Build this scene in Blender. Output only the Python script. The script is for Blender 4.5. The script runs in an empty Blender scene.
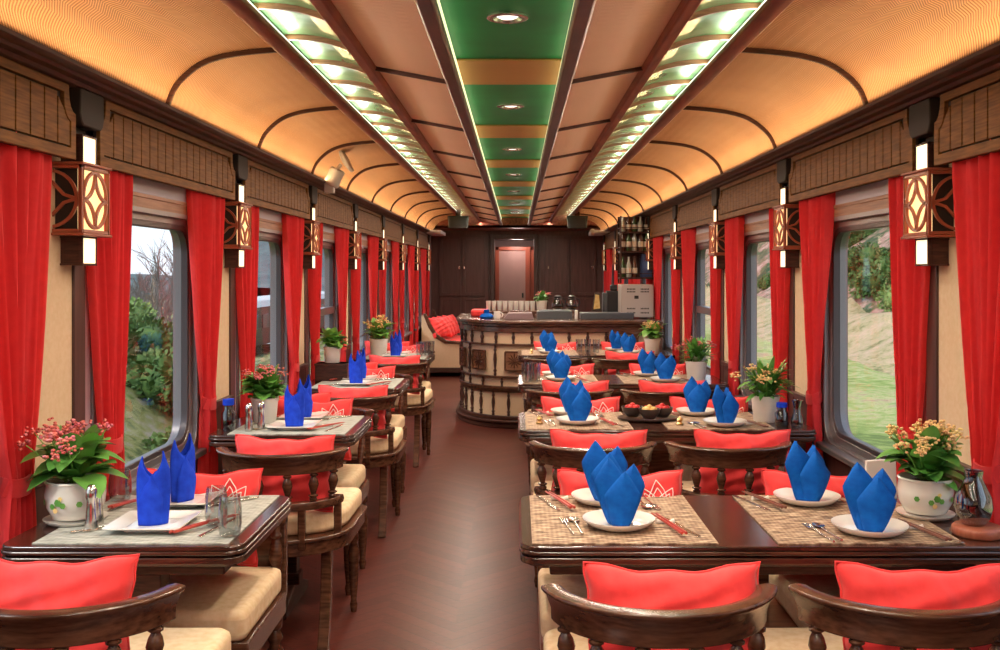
import bpy, bmesh, math, random
from mathutils import Vector, Matrix
R = math.radians
PI = math.pi
random.seed(7)
scn = bpy.context.scene
col = scn.collection
H = 1.43                     # eye height

# ---------------------------------------------------------------- camera
cam_d = bpy.data.cameras.new('camera')
cam = bpy.data.objects.new('camera', cam_d); col.objects.link(cam)
cam.location = (0, 0, H); cam.rotation_euler = (R(90), 0, 0)
cam_d.sensor_width = 36; cam_d.lens = 36.0
cam_d.shift_x = -0.017; cam_d.shift_y = -0.053
cam_d.clip_start = 0.05; cam_d.clip_end = 600
scn.camera = cam
# ---------------------------------------------------------------- view, world, sun
scn.view_settings.view_transform = 'Standard'
scn.view_settings.look = 'None'
scn.view_settings.exposure = 0.38
scn.view_settings.gamma = 1.0
scn.view_settings.use_curve_mapping = False
scn.cycles.max_bounces = 10
scn.cycles.diffuse_bounces = 5
scn.cycles.transparent_max_bounces = 16
scn.cycles.caustics_reflective = False
scn.cycles.caustics_refractive = False
scn.cycles.sample_clamp_indirect = 4.0
w = bpy.data.worlds.new('sky'); scn.world = w; w.use_nodes = True
nt = w.node_tree; nt.nodes.clear()
wo = nt.nodes.new('ShaderNodeOutputWorld'); bg = nt.nodes.new('ShaderNodeBackground')
tc = nt.nodes.new('ShaderNodeTexCoord'); sp = nt.nodes.new('ShaderNodeSeparateXYZ')
rp = nt.nodes.new('ShaderNodeValToRGB')
rp.color_ramp.elements[0].position = 0.0; rp.color_ramp.elements[0].color = (.86, .89, .95, 1)
rp.color_ramp.elements[1].position = 0.6; rp.color_ramp.elements[1].color = (.62, .75, .95, 1)
ns = nt.nodes.new('ShaderNodeTexNoise'); ns.inputs['Scale'].default_value = 4
ad = nt.nodes.new('ShaderNodeMath'); ad.operation = 'MULTIPLY_ADD'; ad.inputs[1].default_value = .35
nt.links.new(tc.outputs['Generated'], sp.inputs[0]); nt.links.new(tc.outputs['Generated'], ns.inputs['Vector'])
nt.links.new(ns.outputs['Fac'], ad.inputs[0]); nt.links.new(sp.outputs['Z'], ad.inputs[2])
nt.links.new(ad.outputs[0], rp.inputs['Fac']); nt.links.new(rp.outputs[0], bg.inputs['Color'])
nt.links.new(bg.outputs[0], wo.inputs[0]); bg.inputs['Strength'].default_value = 1.35
sd = bpy.data.lights.new('sun', 'SUN'); sd.energy = 2.2; sd.angle = R(12); sd.color = (1, .95, .86)
so = bpy.data.objects.new('sun', sd); col.objects.link(so); so.rotation_euler = (R(28), R(-38), R(0))


def area(name, loc, sx, sy, rot, energy, color):
    d = bpy.data.lights.new(name, 'AREA'); d.shape = 'RECTANGLE'; d.size = sx; d.size_y = sy
    d.energy = energy; d.color = color
    o = bpy.data.objects.new(name, d); col.objects.link(o); o.location = loc; o.rotation_euler = rot
    return o

Y0, Y1 = -2.6, 16.0          # carriage ends
CL = 17.2; CM = 6.3
for s in (-1, 1):
    # LED strips: on the crown ledge, beside the green glass strip, at the edges of the green coffer; plus an added downward fill
    area('cove_led', (s*1.218, CM, H+.583), .03, CL, (0, R(180 - s*30), 0), 36, (1.0, .70, .34))
    area('glass_strip_led', (s*.785-.03, CM, H+.820), .016, CL, (0, R(s*112), 0), 15, (.93, 1.0, .86))
    area('strip_down_fill', (s*.515-.03, CM, H+.733), .02, CL, (0, R(s*8), 0), 80, (1.0, .84, .68))  # added fill facing down under the inner beams, no real strip there
    area('coffer_led', (s*.192-.03, CM, H+.712), .02, CL, (0, R(180 - s*12), 0), 45, (.85, 1.0, .50))
for k in range(-2, 8):
    d = bpy.data.lights.new('downlight_lamp', 'SPOT'); d.energy = 46; d.spot_size = R(125); d.spot_blend = .8
    d.color = (1, .86, .68); d.shadow_soft_size = .06
    o = bpy.data.objects.new('downlight_lamp', d); col.objects.link(o)
    o.location = (0, 1.47 + 1.69*(k), H+.78)


# ================================================================ materials
M = {}
def mat(name, c, rough=.5, metal=0, c2=None, scale=(1, 1, 1), nscale=6, lo=.35, hi=.65, bump=0, emit=None, spec=None, detail=4, coord='Object', coat=0, sheen=0):
    m = bpy.data.materials.new(name); m.use_nodes = True
    n = m.node_tree; b = n.nodes['Principled BSDF']
    b.inputs['Base Color'].default_value = (*c, 1); b.inputs['Roughness'].default_value = rough
    b.inputs['Metallic'].default_value = metal
    if spec is not None: b.inputs['Specular IOR Level'].default_value = spec
    if coat: b.inputs['Coat Weight'].default_value = coat; b.inputs['Coat Roughness'].default_value = .15
    if sheen: b.inputs['Sheen Weight'].default_value = sheen
    if c2 is not None or bump:
        t = n.nodes.new('ShaderNodeTexCoord'); mp = n.nodes.new('ShaderNodeMapping'); mp.inputs['Scale'].default_value = scale
        x = n.nodes.new('ShaderNodeTexNoise'); x.inputs['Scale'].default_value = nscale; x.inputs['Detail'].default_value = detail
        n.links.new(t.outputs[coord], mp.inputs[0]); n.links.new(mp.outputs[0], x.inputs['Vector'])
        if c2 is not None:
            r = n.nodes.new('ShaderNodeValToRGB')
            r.color_ramp.elements[0].position = lo; r.color_ramp.elements[0].color = (*c, 1)
            r.color_ramp.elements[1].position = hi; r.color_ramp.elements[1].color = (*c2, 1)
            n.links.new(x.outputs['Fac'], r.inputs[0]); n.links.new(r.outputs[0], b.inputs['Base Color'])
        if bump:
            bp = n.nodes.new('ShaderNodeBump'); bp.inputs['Strength'].default_value = bump; bp.inputs['Distance'].default_value = .004
            n.links.new(x.outputs['Fac'], bp.inputs['Height']); n.links.new(bp.outputs[0], b.inputs['Normal'])
    if emit:
        b.inputs['Emission Color'].default_value = (*emit[0], 1); b.inputs['Emission Strength'].default_value = emit[1]
    M[name] = m
    return m

mat('chair_wood', (.055, .019, .010), .27, c2=(.13, .052, .027), scale=(3, 12, 22), nscale=4, coat=.35)
mat('dark_wood', (.034, .012, .008), .45, c2=(.080, .028, .018), scale=(4, 2, 30), nscale=5, spec=.35)
mat('table_wood', (.030, .010, .007), .2, c2=(.075, .026, .016), scale=(2, 30, 30), nscale=4, coat=.5)
mat('wall_wood', (.050, .022, .018), .4, c2=(.085, .038, .03), scale=(10, 10, 1.2), nscale=3)
mat('beam_wood', (.17, .040, .026), .45, c2=(.32, .09, .050), scale=(12, 1.5, 12), nscale=3, spec=.3)
mat('beam_dark', (.060, .028, .034), .35, c2=(.12, .055, .055), scale=(12, 1.5, 12), nscale=3)
mat('valance_wood', (.12, .048, .011), .6, c2=(.22, .092, .024), scale=(5, 3, 40), nscale=3, spec=.2)
mat('groove_dark', (.02, .010, .006), .7)
mat('rail_wood', (.20, .070, .028), .45, c2=(.32, .13, .06), scale=(3, 2, 40), nscale=3)
mat('bench_wood', (.19, .058, .032), .3, c2=(.30, .11, .06), scale=(3, 20, 20), nscale=3, coat=.3)
mat('red_cloth', (.78, .026, .028), .75, c2=(.86, .040, .040), nscale=30, bump=.15, sheen=.25)
mat('curtain_cloth', (.76, .034, .046), .8, c2=(.86, .056, .066), nscale=40, bump=.1, sheen=.3)
mat('blue_cloth', (.001, .080, .40), .8, c2=(.002, .115, .50), spec=.2, nscale=40, bump=.1)
mat('indigo_cloth', (.008, .040, .50), .8, c2=(.012, .060, .62), spec=.2, nscale=40, bump=.1)
mat('cream_cloth', (.72, .50, .29), .85, c2=(.80, .60, .39), nscale=50, bump=.2)
mat('white_thread', (.85, .80, .74), .7)
mat('porcelain', (.80, .76, .70), .18, coat=.4)
mat('old_white', (.82, .78, .70), .3, c2=(.88, .84, .78), nscale=8)
mat('steel', (.62, .58, .54), .22, 1)
mat('brass', (.70, .48, .22), .28, 1)
mat('lavender_paint', (.42, .29, .33), .5, c2=(.47, .33, .38), nscale=5)
mat('beige_panel', (.66, .47, .29), .8, c2=(.70, .52, .34), nscale=60, bump=.1)
mat('frame_metal', (.25, .22, .23), .34, .7)
mat('frame_dark', (.07, .055, .06), .35, .4)
mat('blind_grey', (.42, .37, .44), .5)
mat('speaker_dark', (.022, .026, .024), .5)
mat('camera_grey', (.50, .47, .46), .45)
mat('machine_beige', (.50, .42, .37), .4, .3)
mat('panel_wall', (.080, .028, .024), .38, c2=(.12, .045, .038), scale=(8, 8, 1), nscale=3)
mat('door_pink', (.42, .26, .24), .5, c2=(.48, .30, .27), scale=(1, 1, .3), nscale=3)
mat('door_red', (.38, .09, .05), .4)
mat('leaf', (.06, .22, .03), .4, c2=(.20, .44, .09), nscale=9, lo=.3, hi=.7)
mat('leaf_light', (.12, .32, .05), .4, c2=(.26, .48, .10), nscale=9, lo=.3, hi=.7)
mat('petal_red', (.60, .08, .08), .6, c2=(.75, .25, .18), nscale=30)
mat('petal_yellow', (.80, .62, .22), .6, c2=(.80, .42, .22), nscale=30)
mat('petal_pink', (.65, .10, .20), .6, c2=(.75, .3, .3), nscale=30)
mat('soil', (.05, .03, .02), .9)
mat('stoneware', (.035, .025, .022), .3, c2=(.09, .06, .05), nscale=20)
mat('tomato', (.60, .02, .02), .35)
mat('gold_food', (.62, .34, .07), .5, c2=(.75, .55, .22), nscale=30)
mat('coaster_wood', (.30, .07, .035), .35, c2=(.42, .13, .07), nscale=8, scale=(2, 20, 2))
mat('red_lacquer', (.42, .05, .035), .3)
mat('brown_lacquer', (.16, .05, .03), .35)
mat('black_plastic', (.015, .015, .017), .35)
mat('slate_plastic', (.07, .075, .085), .4)
mat('tray_mauve', (.26, .17, .18), .45)
mat('bottle_green', (.035, .07, .02), .12, coat=.4)
mat('bottle_clear', (.45, .48, .42), .12, coat=.4)
mat('bottle_brown', (.08, .025, .012), .15, coat=.4)
mat('label_paper', (.6, .52, .4), .6)
mat('shelf_blue', (.03, .06, .16), .4)
mat('amber_glow', (.8, .5, .2), .6, emit=((1.0, .66, .30), 1.15))
mat('lamp_glow', (.9, .75, .5), .6, emit=((1.0, .80, .52), 1.15))
mat('led_white', (.9, .95, .85), .6, emit=((.95, 1.0, .85), 1.6))
mat('led_edge', (.9, .95, .6), .6, emit=((.96, 1.0, .55), .95))
mat('bulb_white', (.9, .85, .75), .4, emit=((1, .90, .80), 1.3))
mat('green_glass', (.22, .46, .20), .18, c2=(.42, .62, .34), nscale=5, coat=.4)
mat('fabric_wood_lit', (.55, .33, .14), .6)
mat('lattice_wood', (.30, .075, .035), .4)
mat('train_maroon', (.10, .035, .03), .5)
mat('train_roof', (.55, .56, .58), .6)
mat('bark', (.12, .09, .07), .9)
mat('twig_grey', (.20, .16, .15), .9)
mat('bush_green', (.035, .085, .018), .8, c2=(.13, .22, .05), nscale=3, coord='Object')
mat('bush_light', (.09, .16, .03), .8, c2=(.25, .34, .10), nscale=3, coord='Object')


def glass_mat(name, tint=(1, 1, 1), gloss=.12, rough=.02):
    m = bpy.data.materials.new(name); m.use_nodes = True; n = m.node_tree; n.nodes.clear()
    o = n.nodes.new('ShaderNodeOutputMaterial'); t = n.nodes.new('ShaderNodeBsdfTransparent'); g = n.nodes.new('ShaderNodeBsdfGlossy')
    mx = n.nodes.new('ShaderNodeMixShader'); lw = n.nodes.new('ShaderNodeLayerWeight'); lw.inputs['Blend'].default_value = .35
    ma = n.nodes.new('ShaderNodeMath'); ma.operation = 'MULTIPLY_ADD'; ma.inputs[1].default_value = gloss*2.5; ma.inputs[2].default_value = gloss*.3
    ma.use_clamp = True
    t.inputs[0].default_value = (*tint, 1); g.inputs['Roughness'].default_value = rough
    n.links.new(lw.outputs['Facing'], ma.inputs[0]); n.links.new(ma.outputs[0], mx.inputs[0])
    n.links.new(t.outputs[0], mx.inputs[1]); n.links.new(g.outputs[0], mx.inputs[2]); n.links.new(mx.outputs[0], o.inputs[0])
    M[name] = m
glass_mat('window_glass', (.95, .97, .96), .05)
glass_mat('clear_glass', (.86, .88, .88), .22)
glass_mat('smoky_glass', (.42, .42, .46), .35)
glass_mat('dark_glass', (.10, .12, .16), .3)


_m = M['curtain_cloth'].node_tree; _b = _m.nodes['Principled BSDF']; _o = _m.nodes['Material Output']
_t = _m.nodes.new('ShaderNodeBsdfTranslucent'); _t.inputs[0].default_value = (1.0, .26, .22, 1)
_x = _m.nodes.new('ShaderNodeMixShader'); _x.inputs[0].default_value = .5
_m.links.new(_b.outputs[0], _x.inputs[1]); _m.links.new(_t.outputs[0], _x.inputs[2]); _m.links.new(_x.outputs[0], _o.inputs[0])

def nodes(name):
    m = bpy.data.materials.new(name); m.use_nodes = True; M[name] = m
    n = m.node_tree
    return n, n.nodes['Principled BSDF']

def math_(n, op, a=None, b=None, c=None):
    x = n.nodes.new('ShaderNodeMath'); x.operation = op
    for i, v in enumerate((a, b, c)):
        if v is None: continue
        if isinstance(v, (int, float)): x.inputs[i].default_value = v
        else: n.links.new(v, x.inputs[i])
    return x.outputs[0]

def ramp(n, fac, stops, const=False):
    r = n.nodes.new('ShaderNodeValToRGB'); e = r.color_ramp.elements
    while len(e) < len(stops): e.new(.5)
    for i, (p, c) in enumerate(stops): e[i].position = p; e[i].color = (*c, 1)
    if const: r.color_ramp.interpolation = 'CONSTANT'
    n.links.new(fac, r.inputs[0]); return r.outputs[0]

def sep(n, coord='Object'):
    t = n.nodes.new('ShaderNodeTexCoord'); s = n.nodes.new('ShaderNodeSeparateXYZ'); n.links.new(t.outputs[coord], s.inputs[0])
    return t.outputs[coord], s.outputs[0], s.outputs[1], s.outputs[2]

def weave(name, ca, cb, wid=.022, fr=520, rough=.6, bump=.5):
    n, b = nodes(name); v, x, y, z = sep(n)
    tri = math_(n, 'PINGPONG', math_(n, 'ADD', x, 10.0), wid)
    s = math_(n, 'SINE', math_(n, 'MULTIPLY', math_(n, 'ADD', math_(n, 'ADD', y, z), tri), fr))
    f = math_(n, 'MULTIPLY_ADD', s, .5, .5)
    ns = n.nodes.new('ShaderNodeTexNoise'); ns.inputs['Scale'].default_value = 3; n.links.new(v, ns.inputs['Vector'])
    f2 = math_(n, 'ADD', math_(n, 'MULTIPLY', f, .75), math_(n, 'MULTIPLY', ns.outputs['Fac'], .3))
    n.links.new(ramp(n, f2, [(.1, ca), (.9, cb)]), b.inputs['Base Color'])
    bp = n.nodes.new('ShaderNodeBump'); bp.inputs['Strength'].default_value = bump; bp.inputs['Distance'].default_value = .003
    n.links.new(f, bp.inputs['Height']); n.links.new(bp.outputs[0], b.inputs['Normal']); b.inputs['Roughness'].default_value = rough
weave('cove_weave', (.25, .105, .045), (.72, .38, .19), .024, 430, .6, .8)
weave('panel_weave', (.70, .42, .29), (.90, .64, .48), .03, 420)
weave('cane', (.58, .36, .21), (.82, .60, .40), .012, 700, .6, .3)
weave('band_weave', (.45, .20, .06), (.78, .42, .16), .05, 600)

def floor_mat():
    n, b = nodes('floor_planks'); v, x, y, z = sep(n)
    xs = math_(n, 'ADD', x, 10.15)
    tri = math_(n, 'PINGPONG', xs, .30)
    u = math_(n, 'MULTIPLY', math_(n, 'ADD', y, tri), 11.0)
    fr = math_(n, 'FRACT', u); fl = math_(n, 'FLOOR', u)
    bx = math_(n, 'FLOOR', math_(n, 'DIVIDE', xs, .30))
    cb = n.nodes.new('ShaderNodeCombineXYZ'); n.links.new(fl, cb.inputs[0]); n.links.new(bx, cb.inputs[1])
    wn = n.nodes.new('ShaderNodeTexWhiteNoise'); wn.noise_dimensions = '2D'; n.links.new(cb.outputs[0], wn.inputs['Vector'])
    nz = n.nodes.new('ShaderNodeTexNoise'); nz.inputs['Scale'].default_value = 4; nz.inputs['Detail'].default_value = 6
    mp = n.nodes.new('ShaderNodeMapping'); mp.inputs['Scale'].default_value = (6, 18, 1); n.links.new(v, mp.inputs[0]); n.links.new(mp.outputs[0], nz.inputs['Vector'])
    k = math_(n, 'ADD', math_(n, 'MULTIPLY', wn.outputs['Value'], .28), math_(n, 'MULTIPLY', nz.outputs['Fac'], .75))
    c = ramp(n, k, [(.15, (.048, .010, .007)), (.9, (.150, .036, .024))])
    e = math_(n, 'LESS_THAN', fr, .05)
    mx = n.nodes.new('ShaderNodeMix'); mx.data_type = 'RGBA'; n.links.new(e, mx.inputs[0]); n.links.new(c, mx.inputs[6]); mx.inputs[7].default_value = (.03, .012, .01, 1)
    n.links.new(mx.outputs[2], b.inputs['Base Color']); b.inputs['Roughness'].default_value = .33
    b.inputs['Specular IOR Level'].default_value = .4
    bp = n.nodes.new('ShaderNodeBump'); bp.inputs['Strength'].default_value = .25; bp.inputs['Distance'].default_value = .003; bp.invert = True
    n.links.new(e, bp.inputs['Height']); n.links.new(bp.outputs[0], b.inputs['Normal'])
floor_mat()

def placemat_mat(name, stops):
    n, b = nodes(name); v, x, y, z = sep(n)
    mp = n.nodes.new('ShaderNodeMapping'); mp.inputs['Scale'].default_value = (22, 150, 1); n.links.new(v, mp.inputs[0])
    nz = n.nodes.new('ShaderNodeTexNoise'); nz.inputs['Scale'].default_value = 1; nz.inputs['Detail'].default_value = 3; n.links.new(mp.outputs[0], nz.inputs['Vector'])
    s = math_(n, 'MULTIPLY', math_(n, 'SINE', math_(n, 'MULTIPLY', x, 500)), .02)
    c = ramp(n, math_(n, 'ADD', nz.outputs['Fac'], s), stops)
    n.links.new(c, b.inputs['Base Color']); b.inputs['Roughness'].default_value = .75
    bp = n.nodes.new('ShaderNodeBump'); bp.inputs['Strength'].default_value = .4; bp.inputs['Distance'].default_value = .002
    n.links.new(nz.outputs['Fac'], bp.inputs['Height']); n.links.new(bp.outputs[0], b.inputs['Normal'])
placemat_mat('placemat_tan', [(.36, (.08, .04, .024)), (.5, (.30, .18, .11)), (.64, (.66, .50, .35))])
placemat_mat('placemat_glare', [(.33, (.20, .20, .17)), (.5, (.38, .38, .34)), (.68, (.55, .54, .50))])  # same mat as the tan one, window glare painted in as grey

def green_panel():
    n, b = nodes('green_lacquer'); v, x, y, z = sep(n)
    nz = n.nodes.new('ShaderNodeTexNoise'); nz.inputs['Scale'].default_value = 3; n.links.new(v, nz.inputs['Vector'])
    n.links.new(ramp(n, nz.outputs['Fac'], [(.3, (.003, .22, .085)), (.7, (.008, .34, .12))]), b.inputs['Base Color'])
    b.inputs['Roughness'].default_value = .42; b.inputs['Specular IOR Level'].default_value = .25
green_panel()

def ground_mat(name, stops, sc=.35, sc2=4):
    n, b = nodes(name); v, x, y, z = sep(n)
    a = n.nodes.new('ShaderNodeTexNoise'); a.inputs['Scale'].default_value = sc; a.inputs['Detail'].default_value = 8; n.links.new(v, a.inputs['Vector'])
    d = n.nodes.new('ShaderNodeTexNoise'); d.inputs['Scale'].default_value = sc2; d.inputs['Detail'].default_value = 8; n.links.new(v, d.inputs['Vector'])
    f = math_(n, 'ADD', math_(n, 'MULTIPLY', a.outputs['Fac'], .6), math_(n, 'MULTIPLY', d.outputs['Fac'], .4))
    n.links.new(ramp(n, f, stops), b.inputs['Base Color']); b.inputs['Roughness'].default_value = .95
ground_mat('meadow', [(.38, (.14, .19, .04)), (.47, (.28, .34, .08)), (.54, (.46, .42, .18)), (.62, (.42, .25, .16))])
ground_mat('straw_bank', [(.36, (.16, .15, .05)), (.47, (.42, .32, .16)), (.60, (.56, .36, .24))], 1.6, 9)
ground_mat('red_slope', [(.40, (.03, .06, .02)), (.47, (.12, .12, .05)), (.52, (.36, .18, .13)), (.62, (.52, .31, .25))], .9, 4)
ground_mat('moss_slope', [(.38, (.03, .035, .012)), (.46, (.10, .12, .03)), (.52, (.24, .23, .07)), (.62, (.34, .28, .22))], 1.4, 7)
ground_mat('far_forest', [(.35, (.05, .08, .09)), (.65, (.12, .17, .17))], .15, .6)


# ================================================================ mesh builder
class MB:
    def __init__(s): s.v = []; s.f = []; s.m = []
    def add(s, vs, fs, mi=0, mtx=None):
        n = len(s.v)
        if mtx is not None: vs = [tuple(mtx @ Vector(p)) for p in vs]
        s.v += [tuple(p) for p in vs]; s.f += [tuple(i+n for i in f) for f in fs]; s.m += [mi]*len(fs); return s
    def box(s, x0, x1, y0, y1, z0, z1, mi=0, mtx=None):
        x0, x1 = min(x0, x1), max(x0, x1); y0, y1 = min(y0, y1), max(y0, y1)
        vs = [(x0, y0, z0), (x1, y0, z0), (x1, y1, z0), (x0, y1, z0), (x0, y0, z1), (x1, y0, z1), (x1, y1, z1), (x0, y1, z1)]
        return s.add(vs, [(0, 3, 2, 1), (4, 5, 6, 7), (0, 1, 5, 4), (1, 2, 6, 5), (2, 3, 7, 6), (3, 0, 4, 7)], mi, mtx)
    def lathe(s, prof, seg=16, c=(0, 0, 0), mi=0, mtx=None, ex=1, ey=1, cap=True):
        vs = []; fs = []
        for r, z in prof:
            for i in range(seg):
                a = 2*PI*i/seg; vs.append((c[0]+ex*r*math.cos(a), c[1]+ey*r*math.sin(a), c[2]+z))
        for j in range(len(prof)-1):
            for i in range(seg):
                k = (i+1) % seg; fs.append((j*seg+i, j*seg+k, (j+1)*seg+k, (j+1)*seg+i))
        if cap and prof[0][0] > 1e-5: fs.append(tuple(range(seg-1, -1, -1)))
        if cap and prof[-1][0] > 1e-5: fs.append(tuple((len(prof)-1)*seg+i for i in range(seg)))
        return s.add(vs, fs, mi, mtx)
    def prism(s, poly, axis, a, b, mi=0, mtx=None):      # poly: 2D outline, extruded along axis
        def P(p, t): return {'x': (t, p[0], p[1]), 'y': (p[0], t, p[1]), 'z': (p[0], p[1], t)}[axis]
        n = len(poly); vs = [P(p, a) for p in poly] + [P(p, b) for p in poly]
        fs = [tuple(range(n-1, -1, -1)), tuple(range(n, 2*n))] + [(i, (i+1) % n, n+(i+1) % n, n+i) for i in range(n)]
        return s.add(vs, fs, mi, mtx)
    def ring(s, outer, inner, axis, a, b, mi=0):           # same number of points in both outlines
        def P(p, t): return {'x': (t, p[0], p[1]), 'y': (p[0], t, p[1]), 'z': (p[0], p[1], t)}[axis]
        n = len(outer); vs = [P(p, a) for p in outer]+[P(p, a) for p in inner]+[P(p, b) for p in outer]+[P(p, b) for p in inner]
        fs = []
        for i in range(n):
            k = (i+1) % n
            fs += [(i, k, n+k, n+i), (2*n+i, 3*n+i, 3*n+k, 2*n+k), (i, 2*n+i, 2*n+k, k), (n+i, n+k, 3*n+k, 3*n+i)]
        return s.add(vs, fs, mi)
    def sweep(s, path, sec, mi=0, up=Vector((0, 0, 1)), closed=False, caps=True):   # sec: (n,z) with n to the outside of the path
        path = [Vector(p) for p in path]; n = len(path); m = len(sec); vs = []; fs = []
        for i, p in enumerate(path):
            if closed: t = path[(i+1) % n]-path[i-1]
            else: t = path[min(i+1, n-1)]-path[max(i-1, 0)]
            t.normalize(); nn = t.cross(up)
            if nn.length < 1e-6: nn = Vector((1, 0, 0))
            nn.normalize(); u = nn.cross(t)
            for a, b in sec: vs.append(tuple(p+nn*a+u*b))
        for i in range(n if closed else n-1):
            for j in range(m):
                a = i*m+j; b = i*m+(j+1) % m; c = ((i+1) % n)*m+(j+1) % m; d = ((i+1) % n)*m+j
                fs.append((a, b, c, d))
        if caps and not closed: fs += [tuple(range(m-1, -1, -1)), tuple((n-1)*m+j for j in range(m))]
        return s.add(vs, fs, mi)
    def tube(s, path, r, seg=8, mi=0, up=Vector((0, 0, 1))):
        if isinstance(r, (int, float)):
            return s.sweep(path, [(r*math.cos(2*PI*i/seg), r*math.sin(2*PI*i/seg)) for i in range(seg)], mi, up)
        path = [Vector(p) for p in path]; n = len(path); vs = []; fs = []
        for i, p in enumerate(path):
            t = (path[min(i+1, n-1)]-path[max(i-1, 0)]).normalized(); nn = t.cross(up)
            if nn.length < 1e-4: nn = Vector((1, 0, 0))
            nn.normalize(); u = nn.cross(t)
            for k in range(seg):
                a = 2*PI*k/seg; vs.append(tuple(p+(nn*math.cos(a)+u*math.sin(a))*r[i]))
        for i in range(n-1):
            for k in range(seg):
                q = (k+1) % seg; fs.append((i*seg+k, i*seg+q, (i+1)*seg+q, (i+1)*seg+k))
        fs += [tuple(range(seg-1, -1, -1)), tuple((n-1)*seg+k for k in range(seg))]
        return s.add(vs, fs, mi)
    def grid(s, fn, nu, nv, mi=0, wrap=False):
        vs = [fn(i/nu, j/nv) for j in range(nv+1) for i in range(nu if wrap else nu+1)]; fs = []
        w_ = nu if wrap else nu+1
        for j in range(nv):
            for i in range(nu):
                k = (i+1) % w_; fs.append((j*w_+i, j*w_+k, (j+1)*w_+k, (j+1)*w_+i))
        return s.add(vs, fs, mi)
    def ball(s, c, r, seg=10, rings=6, mi=0, sc=(1, 1, 1)):
        prof = [(max(r*math.sin(PI*j/rings), 0), -r*math.cos(PI*j/rings)) for j in range(rings+1)]
        prof[0] = (0, -r); prof[-1] = (0, r)
        vs = []; fs = []
        return s.lathe([(p*1.0, z*sc[2]) for p, z in prof], seg, c, mi, ex=sc[0], ey=sc[1])
    def build(s, name, mats, parent=None, bevel=0, seg=2, solid=0, sub=0, angle=38):
        if not isinstance(mats, (list, tuple)): mats = [mats]
        me = bpy.data.meshes.new(name); me.from_pydata(s.v, [], s.f)
        for mm in mats: me.materials.append(M[mm])
        me.polygons.foreach_set('material_index', s.m)
        me.polygons.foreach_set('use_smooth', [True]*len(s.f))
        bm = bmesh.new(); bm.from_mesh(me); bmesh.ops.remove_doubles(bm, verts=bm.verts, dist=1e-6)
        bmesh.ops.recalc_face_normals(bm, faces=bm.faces); bm.to_mesh(me); bm.free()
        me.set_sharp_from_angle(angle=R(angle)); me.update()
        o = bpy.data.objects.new(name, me); col.objects.link(o)
        if parent is not None: o.parent = parent
        if solid:
            q = o.modifiers.new('solid', 'SOLIDIFY'); q.thickness = solid; q.offset = 0
        if bevel:
            q = o.modifiers.new('bev', 'BEVEL'); q.width = bevel; q.segments = seg; q.limit_method = 'ANGLE'; q.angle_limit = R(40); q.harden_normals = False
        if sub:
            q = o.modifiers.new('sub', 'SUBSURF'); q.levels = sub; q.render_levels = sub
        return o

def rrect(x0, x1, y0, y1, r, n=5):
    pts = []
    for cx, cy, a0 in ((x1-r, y1-r, 0), (x0+r, y1-r, 90), (x0+r, y0+r, 180), (x1-r, y0+r, 270)):
        for i in range(n+1):
            a = R(a0+90*i/n); pts.append((cx+r*math.cos(a), cy+r*math.sin(a)))
    return pts

def srect(x0, x1, y0, y1, r, n=5):          # square outline, point for point with rrect
    pts = []
    for sx, sy, cx, cy, a0 in ((1, 1, x1, y1, 0), (-1, 1, x0, y1, 90), (-1, -1, x0, y0, 180), (1, -1, x1, y0, 270)):
        for i in range(n+1):
            a = R(a0+90*i/n); c, d = math.cos(a), math.sin(a); m = max(abs(c), abs(d)); c /= m; d /= m
            pts.append((cx-sx*r+c*r, cy-sy*r+d*r))
    return pts

def tag(o, label=None, cat=None, group=None, kind=None):
    if label: o['label'] = label
    if cat: o['category'] = cat
    if group: o['group'] = group
    if kind: o['kind'] = kind
    return o
def struct(o): o['kind'] = 'structure'; return o
def empty(name, loc=(0, 0, 0)):
    o = bpy.data.objects.new(name, None); col.objects.link(o); o.location = loc; o.empty_display_size = .05; return o

KIDS = {}
def kids(o):
    return KIDS.get(o.name) or [c for c in o.children]
def copy_tree(o, parent=None):
    c = o.copy(); col.objects.link(c)
    if parent is not None: c.parent = parent
    for ch in kids(o): copy_tree(ch, c)
    return c
PROTO = {}
def inst(kind, builder, label, cat, loc, rz=0, group=None, scale=1, rx=0, ry=0):
    if kind not in PROTO:
        o = builder(); PROTO[kind] = o
        def reg(q):
            KIDS[q.name] = list(q.children)
            for c in q.children: reg(c)
        reg(o)
    else: o = copy_tree(PROTO[kind])
    o.location = loc; o.rotation_euler = (rx, ry, rz); o.scale = (scale,)*3 if isinstance(scale, (int, float)) else scale
    for k in ('label', 'category', 'group'):
        if k in o.keys(): del o[k]
    tag(o, label, cat, group); return o
ORD = ['first', 'second', 'third', 'fourth', 'fifth', 'sixth', 'seventh', 'eighth', 'ninth', 'tenth']
NEAR = ['nearest', 'second', 'third', 'farthest']
exec_parts = True

# ================================================================ the carriage
PITCH = 1.665
P0 = {-1: 3.03, 1: 3.20}
def cx(s, x): return s*x-.03*(1-max(0, min(1, (x-.8)/.45)))   # the ceiling's middle line lies 3 cm off the camera's
XW = 1.37
def pil(s, k): return P0[s] + PITCH*k
WZ0, WZ1 = .74, 1.60
NP = 8
# floor
MB().box(-1.46, 1.46, Y0, Y1+.1, -.06, 0).build('floor', 'floor_planks')['kind'] = 'structure'
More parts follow.
